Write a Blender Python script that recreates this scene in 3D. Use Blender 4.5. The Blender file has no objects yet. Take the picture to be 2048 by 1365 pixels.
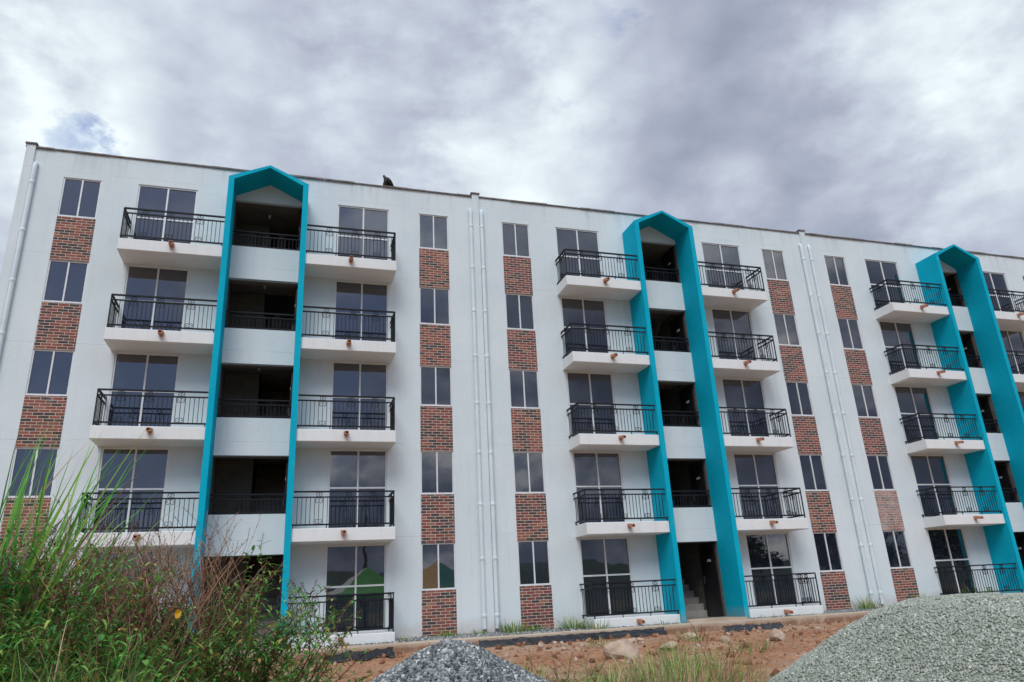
import bpy, math, random
import numpy as np
R = math.radians
sc = bpy.context.scene
COL = sc.collection

# ------------------------------------------------------------------ camera
cam_d = bpy.data.cameras.new("camera")
cam = bpy.data.objects.new("camera", cam_d)
COL.objects.link(cam)
cam_d.sensor_width = 36.0
cam_d.lens = 25.609
cam_d.clip_start = 0.05
cam_d.clip_end = 6000
cam.location = (6.2522, -20.0072, -0.3193)
cam.rotation_euler = (R(109.50706), R(2.80706), R(-16.74865))
sc.camera = cam

# ------------------------------------------------------------------ exposure
sc.view_settings.view_transform = 'Standard'
sc.view_settings.look = 'None'
sc.view_settings.gamma = 1.0
sc.view_settings.exposure = 0.27

# ------------------------------------------------------------------ world: grey broken cloud over a Nishita sky
SUN_EL, SUN_AZ = R(50), R(205)          # azimuth clockwise from +Y: the sun stands behind the camera, high, a little to the left
W = bpy.data.worlds.new("World")
sc.world = W
W.use_nodes = True
wt = W.node_tree
wt.nodes.clear()


def N(t, typ, **kw):
    n = t.nodes.new(typ)
    for k, v in kw.items():
        if k.startswith('i_'):
            n.inputs[k[2:].replace('_', ' ')].default_value = v
        else:
            setattr(n, k, v)
    return n


def L(t, a, b):
    t.links.new(a, b)


def mth(t, op, a, b=None, clamp=False):
    n = t.nodes.new('ShaderNodeMath')
    n.operation = op
    n.use_clamp = clamp
    for i, v in enumerate((a, b)):
        if v is None:
            continue
        if isinstance(v, (int, float)):
            n.inputs[i].default_value = v
        else:
            t.links.new(v, n.inputs[i])
    return n.outputs[0]


def ramp(t, fac, stops, interp='LINEAR'):
    n = t.nodes.new('ShaderNodeValToRGB')
    n.color_ramp.interpolation = interp
    els = n.color_ramp.elements
    while len(els) < len(stops):
        els.new(0.5)
    for e, (p, c) in zip(els, stops):
        e.position = p
        e.color = (c[0], c[1], c[2], 1) if len(c) == 3 else c
    if fac is not None:
        t.links.new(fac, n.inputs[0])
    return n.outputs[0]


def mixc(t, fac, a, b, blend='MIX'):
    n = t.nodes.new('ShaderNodeMix')
    n.data_type = 'RGBA'
    n.blend_type = blend
    for i, v in ((0, fac), (6, a), (7, b)):
        if isinstance(v, (int, float)):
            n.inputs[i].default_value = v
        elif isinstance(v, tuple):
            n.inputs[i].default_value = (v[0], v[1], v[2], 1)
        else:
            t.links.new(v, n.inputs[i])
    return n.outputs[2]


def build_world():
    t = wt
    out = N(t, 'ShaderNodeOutputWorld')
    tc = N(t, 'ShaderNodeTexCoord')
    d = tc.outputs['Generated']
    sky = N(t, 'ShaderNodeTexSky', sky_type='NISHITA', sun_disc=False, sun_elevation=SUN_EL, sun_rotation=SUN_AZ)
    sep = N(t, 'ShaderNodeSeparateXYZ')
    L(t, d, sep.inputs[0])
    mp = N(t, 'ShaderNodeMapping')
    mp.inputs['Scale'].default_value = (1.0, 1.0, 1.7)
    mp.inputs['Location'].default_value = (3.1, 1.7, 0.4)
    L(t, d, mp.inputs[0])
    n1 = N(t, 'ShaderNodeTexNoise', i_Scale=2.2, i_Detail=10.0, i_Roughness=0.55, i_Distortion=0.08)
    L(t, mp.outputs[0], n1.inputs['Vector'])
    n2 = N(t, 'ShaderNodeTexNoise', i_Scale=5.5, i_Detail=12.0, i_Roughness=0.62, i_Distortion=0.05)
    L(t, mp.outputs[0], n2.inputs['Vector'])
    v = mth(t, 'ADD', mth(t, 'MULTIPLY', mth(t, 'SUBTRACT', n1.outputs[0], 0.5), 1.35),
            mth(t, 'MULTIPLY', mth(t, 'SUBTRACT', n2.outputs[0], 0.5), 1.15))
    # lumpy heads: rounded billows with darker creases between them
    def billow(sc_, det):
        n = N(t, 'ShaderNodeTexNoise', i_Scale=sc_, i_Detail=det, i_Roughness=0.45, i_Distortion=0.0)
        L(t, mp.outputs[0], n.inputs['Vector'])
        return mth(t, 'ABSOLUTE', mth(t, 'SUBTRACT', n.outputs[0], 0.5))
    bil = mth(t, 'ADD', mth(t, 'MULTIPLY', billow(3.1, 3.0), 1.5), mth(t, 'MULTIPLY', billow(7.5, 4.0), 1.0))
    v = mth(t, 'ADD', v, mth(t, 'MULTIPLY', mth(t, 'SUBTRACT', bil, 0.22), 1.1))
    v = mth(t, 'ADD', v, V0)
    # thin and thick places of the cloud deck, each a direction in the sky
    warp = N(t, 'ShaderNodeVectorMath', operation='MULTIPLY_ADD')
    L(t, n2.outputs[1], warp.inputs[0])
    warp.inputs[1].default_value = (0.26, 0.26, 0.26)
    L(t, d, warp.inputs[2])
    wsub = N(t, 'ShaderNodeVectorMath', operation='SUBTRACT')
    L(t, warp.outputs[0], wsub.inputs[0])
    wsub.inputs[1].default_value = (0.13, 0.13, 0.13)
    wn = N(t, 'ShaderNodeVectorMath', operation='NORMALIZE')
    L(t, wsub.outputs[0], wn.inputs[0])
    dw = wn.outputs[0]

    def blob(vec, deg):
        dp = N(t, 'ShaderNodeVectorMath', operation='DOT_PRODUCT')
        L(t, dw, dp.inputs[0])
        dp.inputs[1].default_value = vec
        mr = N(t, 'ShaderNodeMapRange', interpolation_type='SMOOTHSTEP')
        L(t, dp.outputs['Value'], mr.inputs[0])
        mr.inputs[1].default_value = math.cos(R(deg)); mr.inputs[2].default_value = 1.0
        return mr.outputs[0]
    for vec, deg, w in (((-0.161, 0.796, 0.583), 11, .22), ((-0.29, 0.765, 0.575), 9, .16), ((0.115, 0.778, 0.618), 10, .18),
                        ((0.282, 0.782, 0.555), 11, .22), ((0.342, 0.661, 0.668), 8, .16), ((0.693, 0.499, 0.521), 11, .20),
                        ((0.748, 0.495, 0.441), 9, .16), ((-0.31, 0.844, 0.437), 11, .22),
                        ((-0.08, 0.751, 0.656), 9, -.14), ((0.138, 0.722, 0.678), 11, -.16), ((0.546, 0.598, 0.587), 17, -.12),
                        ((0.495, 0.672, 0.551), 10, -.05), ((0.656, 0.587, 0.475), 9, -.02), ((0.008, 0.835, 0.55), 12, -.10),
                        ((-0.16, 0.829, 0.536), 6, -.10), ((0.702, 0.572, 0.424), 7, -.08)):
        v = mth(t, 'ADD', v, mth(t, 'MULTIPLY', blob(vec, deg), w * 1.5))
    cloud = ramp(t, mth(t, 'DIVIDE', mth(t, 'ADD', v, 0.2), 1.4), [(0.0, (0.250, 0.285, 0.370)), (0.28, (0.350, 0.385, 0.480)), (0.52, (0.480, 0.530, 0.615)),
                        (0.72, (0.620, 0.690, 0.745)), (0.95, (0.800, 0.890, 0.905))])
    # the clouds behind the camera are the sunlit ones: brighter
    back = N(t, 'ShaderNodeMapRange', interpolation_type='SMOOTHSTEP')
    L(t, sep.outputs[1], back.inputs[0])
    back.inputs[1].default_value = 0.35; back.inputs[2].default_value = -0.5
    back.inputs[3].default_value = 1.0; back.inputs[4].default_value = SKY_BACK
    # low behind the camera the deck is thick and blue-grey, with more contrast; overhead it is bright
    low = N(t, 'ShaderNodeMapRange', interpolation_type='SMOOTHSTEP')
    L(t, sep.outputs[2], low.inputs[0])
    low.inputs[1].default_value = 0.62; low.inputs[2].default_value = 0.30
    rear = N(t, 'ShaderNodeMapRange', interpolation_type='SMOOTHSTEP')
    L(t, sep.outputs[1], rear.inputs[0])
    rear.inputs[1].default_value = 0.1; rear.inputs[2].default_value = -0.5
    lowrear = mth(t, 'MULTIPLY', low.outputs[0], rear.outputs[0])
    c2 = ramp(t, v, [(0.22, (0.14, 0.17, 0.25)), (0.42, (0.25, 0.29, 0.39)), (0.54, (0.42, 0.47, 0.58)), (0.72, (0.95, 0.97, 1.0))])
    cl1 = N(t, 'ShaderNodeVectorMath', operation='SCALE')
    L(t, cloud, cl1.inputs[0]); L(t, back.outputs[0], cl1.inputs['Scale'])
    cl2 = N(t, 'ShaderNodeVectorMath', operation='SCALE')
    L(t, mixc(t, lowrear, cl1.outputs[0], c2), cl2.inputs[0]); cl2.inputs['Scale'].default_value = 1.0
    # gaps of open sky
    g = None
    for vec, deg in (((-0.27, 0.809, 0.522), 2.5), ((0.335, 0.727, 0.599), 2.6), ((0.348, 0.65, 0.675), 2.4),
                     ):
        b = blob(vec, deg)
        g = b if g is None else mth(t, 'MAXIMUM', g, b)
    gap = mth(t, 'MULTIPLY', g, mth(t, 'MULTIPLY', mth(t, 'SUBTRACT', 0.56, n2.outputs[0], True), 6.0, True), True)
    gap = mth(t, 'MAXIMUM', gap, mth(t, 'MULTIPLY', mth(t, 'MULTIPLY', blob((-0.175, -0.905, 0.385), 24), 1.6, True), mth(t, 'MULTIPLY', mth(t, 'SUBTRACT', 0.70, n1.outputs[0], True), 6.0, True), True))
    skyc = N(t, 'ShaderNodeVectorMath', operation='SCALE')
    L(t, sky.outputs[0], skyc.inputs[0]); skyc.inputs['Scale'].default_value = 0.13
    blue = mixc(t, 0.7, skyc.outputs[0], (0.16, 0.25, 0.56))
    col = mixc(t, mth(t, 'MULTIPLY', gap, 0.8), cl2.outputs[0], blue)
    bg = N(t, 'ShaderNodeBackground')
    L(t, col, bg.inputs[0])
    bg.inputs[1].default_value = 1.0
    L(t, bg.outputs[0], out.inputs[0])


SKY_BACK = 2.1
V0 = 0.45
build_world()

# ------------------------------------------------------------------ sun (through cloud: soft)
sun_d = bpy.data.lights.new("sun", 'SUN')
sun_d.energy = 1.5
sun_d.angle = R(28)
sun_d.color = (1.0, 0.985, 0.955)
sun = bpy.data.objects.new("sun", sun_d)
COL.objects.link(sun)
sun.rotation_euler = (R(90) - SUN_EL, 0, math.pi - SUN_AZ)
sun.location = (0, -60, 60)

# ------------------------------------------------------------------ helpers


def fbm_tools(m):
    m.use_nodes = True
    t = m.node_tree
    return t, t.nodes['Principled BSDF']


def noise(t, scale, detail=4.0, rough=0.55, vec=None, dist=0.0):
    n = N(t, 'ShaderNodeTexNoise', i_Scale=scale, i_Detail=detail, i_Roughness=rough, i_Distortion=dist)
    if vec is not None:
        L(t, vec, n.inputs['Vector'])
    return n.outputs[0]


def position(t, scale=None):
    g = N(t, 'ShaderNodeNewGeometry')
    if scale is None:
        return g.outputs['Position']
    mp = N(t, 'ShaderNodeMapping')
    mp.inputs['Scale'].default_value = scale
    L(t, g.outputs['Position'], mp.inputs[0])
    return mp.outputs[0]


def bump(t, p, h, strength, dist):
    b = N(t, 'ShaderNodeBump')
    b.inputs['Strength'].default_value = strength
    b.inputs['Distance'].default_value = dist
    L(t, h, b.inputs['Height'])
    L(t, b.outputs[0], p.inputs['Normal'])


def mat_simple(name, a, b, scale=6.0, rough=0.6, bmp=0.0, bscale=60.0, metallic=0.0, spec=0.5, island=0.0):
    m = bpy.data.materials.new(name)
    t, p = fbm_tools(m)
    pos = position(t)
    f = ramp(t, noise(t, scale, 5, 0.6, pos), [(0.32, (0, 0, 0)), (0.68, (1, 1, 1))])
    c = mixc(t, f, a, b)
    if island:
        g = N(t, 'ShaderNodeNewGeometry')
        k = mth(t, 'ADD', mth(t, 'MULTIPLY', g.outputs['Random Per Island'], island), 1 - island * 0.5)
        vm = N(t, 'ShaderNodeVectorMath', operation='SCALE')
        L(t, c, vm.inputs[0]); L(t, k, vm.inputs['Scale'])
        c = vm.outputs[0]
    L(t, c, p.inputs['Base Color'])
    p.inputs['Roughness'].default_value = rough
    p.inputs['Metallic'].default_value = metallic
    p.inputs['Specular IOR Level'].default_value = spec
    if bmp:
        bump(t, p, noise(t, bscale, 4, 0.6, pos), bmp, 0.01)
    return m


def mat_wall():
    m = bpy.data.materials.new("white_stucco")
    t, p = fbm_tools(m)
    pos = position(t)
    big = ramp(t, noise(t, 0.5, 6, 0.6, pos), [(0.3, (0, 0, 0)), (0.7, (1, 1, 1))])
    c = mixc(t, big, (0.585, 0.66, 0.682), (0.67, 0.73, 0.745))
    st = ramp(t, noise(t, 1.0, 6, 0.65, position(t, (3.2, 3.2, 0.22))), [(0.52, (0, 0, 0)), (0.78, (1, 1, 1))])
    c = mixc(t, mth(t, 'MULTIPLY', st, 0.22), c, (0.40, 0.45, 0.46))
    # splashed dirt along the foot of the wall, weathering under the coping
    sep = N(t, 'ShaderNodeSeparateXYZ'); L(t, pos, sep.inputs[0])
    ft = N(t, 'ShaderNodeMapRange'); L(t, sep.outputs[2], ft.inputs[0])
    ft.inputs[1].default_value = -0.72; ft.inputs[2].default_value = -1.12
    dn = noise(t, 5.0, 5, 0.65, pos)
    c = mixc(t, mth(t, 'MULTIPLY', mth(t, 'MULTIPLY', ft.outputs[0], dn), 0.85), c, (0.42, 0.30, 0.22))
    tp = N(t, 'ShaderNodeMapRange'); L(t, sep.outputs[2], tp.inputs[0])
    tp.inputs[1].default_value = 11.3; tp.inputs[2].default_value = 12.0
    c = mixc(t, mth(t, 'MULTIPLY', mth(t, 'MULTIPLY', tp.outputs[0], st), 0.55), c, (0.33, 0.33, 0.33))
    jz = mth(t, 'FRACT', mth(t, 'DIVIDE', mth(t, 'ADD', mth(t, 'ADD', sep.outputs[2], mth(t, 'MULTIPLY', noise(t, 1.5, 3, 0.5, pos), 0.03)), 21.1), 2.5))
    jl = mth(t, 'MULTIPLY', mth(t, 'LESS_THAN', jz, 0.008), ramp(t, noise(t, 0.9, 4, 0.6, pos), [(0.42, (0, 0, 0)), (0.6, (1, 1, 1))]))
    c = mixc(t, mth(t, 'MULTIPLY', jl, 0.28), c, (0.30, 0.32, 0.33))
    dr = ramp(t, noise(t, 1.0, 5, 0.6, position(t, (9, 9, 0.35))), [(0.62, (0, 0, 0)), (0.74, (1, 1, 1))])
    c = mixc(t, mth(t, 'MULTIPLY', dr, 0.16), c, (0.34, 0.33, 0.30))
    sp = ramp(t, noise(t, 7.0, 2, 0.5, pos), [(0.74, (0, 0, 0)), (0.78, (1, 1, 1))])
    c = mixc(t, mth(t, 'MULTIPLY', sp, 0.3), c, (0.3, 0.33, 0.33))
    L(t, c, p.inputs['Base Color'])
    p.inputs['Roughness'].default_value = 0.85
    p.inputs['Specular IOR Level'].default_value = 0.25
    h = mth(t, 'ADD', mth(t, 'MULTIPLY', noise(t, 16, 6, 0.65, pos), 1.0), mth(t, 'MULTIPLY', noise(t, 90, 3, 0.6, pos), 0.35))
    bump(t, p, h, 0.45, 0.02)
    return m


def mat_balcony():
    m = bpy.data.materials.new("white_balcony_paint")
    t, p = fbm_tools(m)
    pos = position(t)
    big = noise(t, 1.2, 6, 0.6, pos)
    c = mixc(t, big, (0.665, 0.69, 0.685), (0.745, 0.765, 0.755))
    tc = N(t, 'ShaderNodeTexCoord')
    sep = N(t, 'ShaderNodeSeparateXYZ'); L(t, tc.outputs['Object'], sep.inputs[0])
    ax = mth(t, 'ABSOLUTE', sep.outputs[0])
    w = N(t, 'ShaderNodeMapRange'); L(t, ax, w.inputs[0])
    w.inputs[1].default_value = 0.085; w.inputs[2].default_value = 0.01
    hz = N(t, 'ShaderNodeMapRange'); L(t, sep.outputs[2], hz.inputs[0])
    hz.inputs[1].default_value = -0.30; hz.inputs[2].default_value = -0.09
    hz2 = mth(t, 'LESS_THAN', sep.outputs[2], -0.085)
    sn = noise(t, 9, 4, 0.6, position(t, (2, 2, 0.5)))
    f = mth(t, 'MULTIPLY', mth(t, 'MULTIPLY', w.outputs[0], hz.outputs[0]), mth(t, 'MULTIPLY', hz2, mth(t, 'MULTIPLY', sn, 2.3)), True)
    c = mixc(t, f, c, (0.42, 0.22, 0.13))
    st = ramp(t, noise(t, 1.0, 6, 0.65, position(t, (5, 5, 0.5))), [(0.5, (0, 0, 0)), (0.8, (1, 1, 1))])
    c = mixc(t, mth(t, 'MULTIPLY', st, 0.2), c, (0.45, 0.40, 0.35))
    L(t, c, p.inputs['Base Color'])
    p.inputs['Roughness'].default_value = 0.8
    p.inputs['Specular IOR Level'].default_value = 0.25
    bump(t, p, noise(t, 22, 6, 0.65, pos), 0.35, 0.015)
    return m


def mat_teal():
    m = bpy.data.materials.new("teal_paint")
    t, p = fbm_tools(m)
    pos = position(t)
    c = mixc(t, noise(t, 0.9, 6, 0.6, pos), (0.0, 0.315, 0.455), (0.004, 0.43, 0.58))
    st = ramp(t, noise(t, 1.0, 5, 0.65, position(t, (6, 6, 0.3))), [(0.55, (0, 0, 0)), (0.8, (1, 1, 1))])
    c = mixc(t, mth(t, 'MULTIPLY', st, 0.4), c, (0.01, 0.22, 0.32))
    fd = ramp(t, noise(t, 3.5, 6, 0.7, pos), [(0.58, (0, 0, 0)), (0.74, (1, 1, 1))])
    c = mixc(t, mth(t, 'MULTIPLY', fd, 0.22), c, (0.10, 0.50, 0.62))
    sep = N(t, 'ShaderNodeSeparateXYZ'); L(t, pos, sep.inputs[0])
    ft = N(t, 'ShaderNodeMapRange'); L(t, sep.outputs[2], ft.inputs[0])
    ft.inputs[1].default_value = -0.8; ft.inputs[2].default_value = -1.15
    c = mixc(t, mth(t, 'MULTIPLY', mth(t, 'MULTIPLY', ft.outputs[0], noise(t, 8, 4, 0.6, pos)), 0.8), c, (0.35, 0.25, 0.18))
    L(t, c, p.inputs['Base Color'])
    p.inputs['Roughness'].default_value = 0.8
    p.inputs['Specular IOR Level'].default_value = 0.1
    bump(t, p, mth(t, 'ADD', noise(t, 20, 6, 0.65, pos), mth(t, 'MULTIPLY', noise(t, 5, 3, 0.5, position(t, (1, 1, 1.6))), 0.6)), 0.4, 0.02)
    return m


def mat_brick(name="mixed_red_brick", white=0.0):
    m = bpy.data.materials.new(name)
    t, p = fbm_tools(m)
    pos = position(t)
    sep = N(t, 'ShaderNodeSeparateXYZ'); L(t, pos, sep.inputs[0])
    oi = N(t, 'ShaderNodeObjectInfo')
    cmb = N(t, 'ShaderNodeCombineXYZ')
    wob = mth(t, 'MULTIPLY', mth(t, 'SUBTRACT', noise(t, 9, 2, 0.5, pos), 0.5), 0.010)
    L(t, mth(t, 'ADD', mth(t, 'ADD', sep.outputs[0], wob), mth(t, 'MULTIPLY', oi.outputs['Random'], 7.35)), cmb.inputs[0])
    L(t, mth(t, 'ADD', mth(t, 'ADD', sep.outputs[2], 20.0), wob), cmb.inputs[1])
    br = N(t, 'ShaderNodeTexBrick', offset=0.5, offset_frequency=2, squash=1.0)
    br.inputs['Color1'].default_value = (0, 0, 0, 1)
    br.inputs['Color2'].default_value = (1, 1, 1, 1)
    br.inputs['Scale'].default_value = 1.0
    br.inputs['Mortar Size'].default_value = 0.0072
    br.inputs['Mortar Smooth'].default_value = 0.15
    br.inputs['Bias'].default_value = 0.0
    br.inputs['Brick Width'].default_value = 0.245
    br.inputs['Row Height'].default_value = 0.0785
    L(t, cmb.outputs[0], br.inputs['Vector'])
    bc = ramp(t, br.outputs[0], [(0.0, (0.052, 0.044, 0.046)), (0.20, (0.075, 0.050, 0.046)), (0.30, (0.125, 0.050, 0.042)),
                                 (0.47, (0.205, 0.048, 0.043)), (0.66, (0.235, 0.062, 0.053)), (0.84, (0.265, 0.090, 0.062)),
                                 (0.95, (0.300, 0.150, 0.095))], 'CONSTANT')
    # some panels came from an oranger batch
    org = mixc(t, ramp(t, oi.outputs['Random'], [(0.45, (0, 0, 0)), (0.95, (0.3, 0.3, 0.3))]), bc, (0.34, 0.13, 0.075))
    org = mixc(t, mth(t, 'LESS_THAN', br.outputs[0], 0.33), org, bc)
    dirt = noise(t, 30, 5, 0.65, pos)
    c = mixc(t, mth(t, 'MULTIPLY', dirt, 0.25), org, (0.15, 0.09, 0.075))
    c = mixc(t, br.outputs['Fac'], c, mixc(t, dirt, (0.42, 0.36, 0.30), (0.66, 0.58, 0.50)))
    ef = ramp(t, noise(t, 2.6, 6, 0.7, pos), [(0.60 - white * 0.3, (0, 0, 0)), (0.85 - white * 0.2, (1, 1, 1))])
    c = mixc(t, mth(t, 'MULTIPLY', ef, 0.45 + white * 0.2), c, (0.55, 0.47, 0.43))
    L(t, c, p.inputs['Base Color'])
    p.inputs['Roughness'].default_value = 0.85
    p.inputs['Specular IOR Level'].default_value = 0.3
    h = mth(t, 'ADD', mth(t, 'MULTIPLY', br.outputs['Fac'], -1.0), mth(t, 'MULTIPLY', noise(t, 70, 4, 0.6, pos), 0.35))
    bump(t, p, h, 0.6, 0.012)
    return m


def mat_glass():
    m = bpy.data.materials.new("tinted_window_glass")
    t, p = fbm_tools(m)
    pos = position(t)
    oi = N(t, 'ShaderNodeObjectInfo')
    dust = ramp(t, noise(t, 1.6, 5, 0.6, pos), [(0.4, (0, 0, 0)), (0.75, (1, 1, 1))])
    c = mixc(t, mth(t, 'MULTIPLY', dust, 0.6), (0.009, 0.013, 0.024), (0.026, 0.031, 0.042))
    L(t, c, p.inputs['Base Color'])
    p.inputs['Roughness'].default_value = 0.015
    p.inputs['IOR'].default_value = 2.2
    cm = N(t, 'ShaderNodeVectorMath', operation='ADD')
    L(t, pos, cm.inputs[0]); L(t, oi.outputs['Location'], cm.inputs[1])
    bump(t, p, noise(t, 1.3, 2, 0.5, cm.outputs[0]), 0.06, 0.03)
    return m


def mat_ground():
    m = bpy.data.materials.new("red_dirt")
    t, p = fbm_tools(m)
    pos = position(t)
    c = mixc(t, ramp(t, noise(t, 0.7, 8, 0.62, pos), [(0.3, (0, 0, 0)), (0.7, (1, 1, 1))]), (0.38, 0.17, 0.082), (0.56, 0.345, 0.215))
    c = mixc(t, ramp(t, noise(t, 9, 6, 0.7, pos), [(0.45, (0, 0, 0)), (0.7, (1, 1, 1))]), c, (0.255, 0.105, 0.052))
    c = mixc(t, ramp(t, noise(t, 0.35, 4, 0.6, pos), [(0.52, (0, 0, 0)), (0.72, (0.8, 0.8, 0.8))]), c, (0.50, 0.37, 0.27))
    pb = N(t, 'ShaderNodeTexVoronoi', i_Scale=26.0); L(t, pos, pb.inputs['Vector'])
    peb = mth(t, 'MULTIPLY', mth(t, 'LESS_THAN', pb.outputs['Distance'], 0.33),
              ramp(t, noise(t, 1.1, 4, 0.6, pos), [(0.5, (0, 0, 0)), (0.6, (1, 1, 1))]))
    c = mixc(t, mth(t, 'MULTIPLY', peb, 0.7), c, (0.28, 0.22, 0.18))
    # grass cover away from the building plot
    sep = N(t, 'ShaderNodeSeparateXYZ'); L(t, pos, sep.inputs[0])
    far = N(t, 'ShaderNodeMapRange'); L(t, sep.outputs[1], far.inputs[0])
    far.inputs[1].default_value = -27.0; far.inputs[2].default_value = -34.0
    gn = noise(t, 0.25, 6, 0.7, pos)
    c = mixc(t, mth(t, 'MULTIPLY', far.outputs[0], mth(t, 'ADD', gn, 0.35), True), c, (0.065, 0.085, 0.03))
    L(t, c, p.inputs['Base Color'])
    p.inputs['Roughness'].default_value = 0.95
    p.inputs['Specular IOR Level'].default_value = 0.2
    h = mth(t, 'ADD', noise(t, 14, 8, 0.7, pos), mth(t, 'MULTIPLY', peb, 0.35))
    bump(t, p, h, 1.0, 0.07)
    return m


def mat_island(name, stops, rough=0.8, spec=0.3, nscale=0.0, nmix=(0, 0, 0), namt=0.0):
    """each loose piece of the mesh (stone, blade, leaf) takes one colour of the ramp"""
    m = bpy.data.materials.new(name)
    t, p = fbm_tools(m)
    g = N(t, 'ShaderNodeNewGeometry')
    c = ramp(t, g.outputs['Random Per Island'], stops)
    if nscale:
        c = mixc(t, mth(t, 'MULTIPLY', noise(t, nscale, 4, 0.6, g.outputs['Position']), namt), c, nmix)
    L(t, c, p.inputs['Base Color'])
    p.inputs['Roughness'].default_value = rough
    p.inputs['Specular IOR Level'].default_value = spec
    return m


def mat_leaf(name, stops, trans=0.25):
    m = mat_island(name, stops, 0.55, 0.35)
    t = m.node_tree
    p = t.nodes['Principled BSDF']
    out = t.nodes['Material Output']
    tr = N(t, 'ShaderNodeBsdfTranslucent')
    L(t, p.inputs['Base Color'].links[0].from_socket, tr.inputs[0])
    mx = N(t, 'ShaderNodeMixShader')
    mx.inputs[0].default_value = trans
    L(t, p.outputs[0], mx.inputs[1]); L(t, tr.outputs[0], mx.inputs[2])
    L(t, mx.outputs[0], out.inputs[0])
    return m


def mat_walk():
    m = mat_simple("beige_concrete", (0.40, 0.31, 0.225), (0.56, 0.46, 0.355), 1.3, 0.9, 0.4, 30)
    t = m.node_tree
    p = t.nodes['Principled BSDF']
    c = p.inputs['Base Color'].links[0].from_socket
    pos = position(t)
    sep = N(t, 'ShaderNodeSeparateXYZ'); L(t, pos, sep.inputs[0])
    k = N(t, 'ShaderNodeMapRange'); L(t, sep.outputs[2], k.inputs[0])
    k.inputs[1].default_value = -1.185; k.inputs[2].default_value = -1.27
    f = mth(t, 'MULTIPLY', mth(t, 'ADD', k.outputs[0], 0.12), ramp(t, noise(t, 3, 6, 0.65, pos), [(0.3, (0, 0, 0)), (0.55, (1, 1, 1))]), True)
    L(t, mixc(t, f, c, (0.24, 0.135, 0.08)), p.inputs['Base Color'])
    return m


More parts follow.
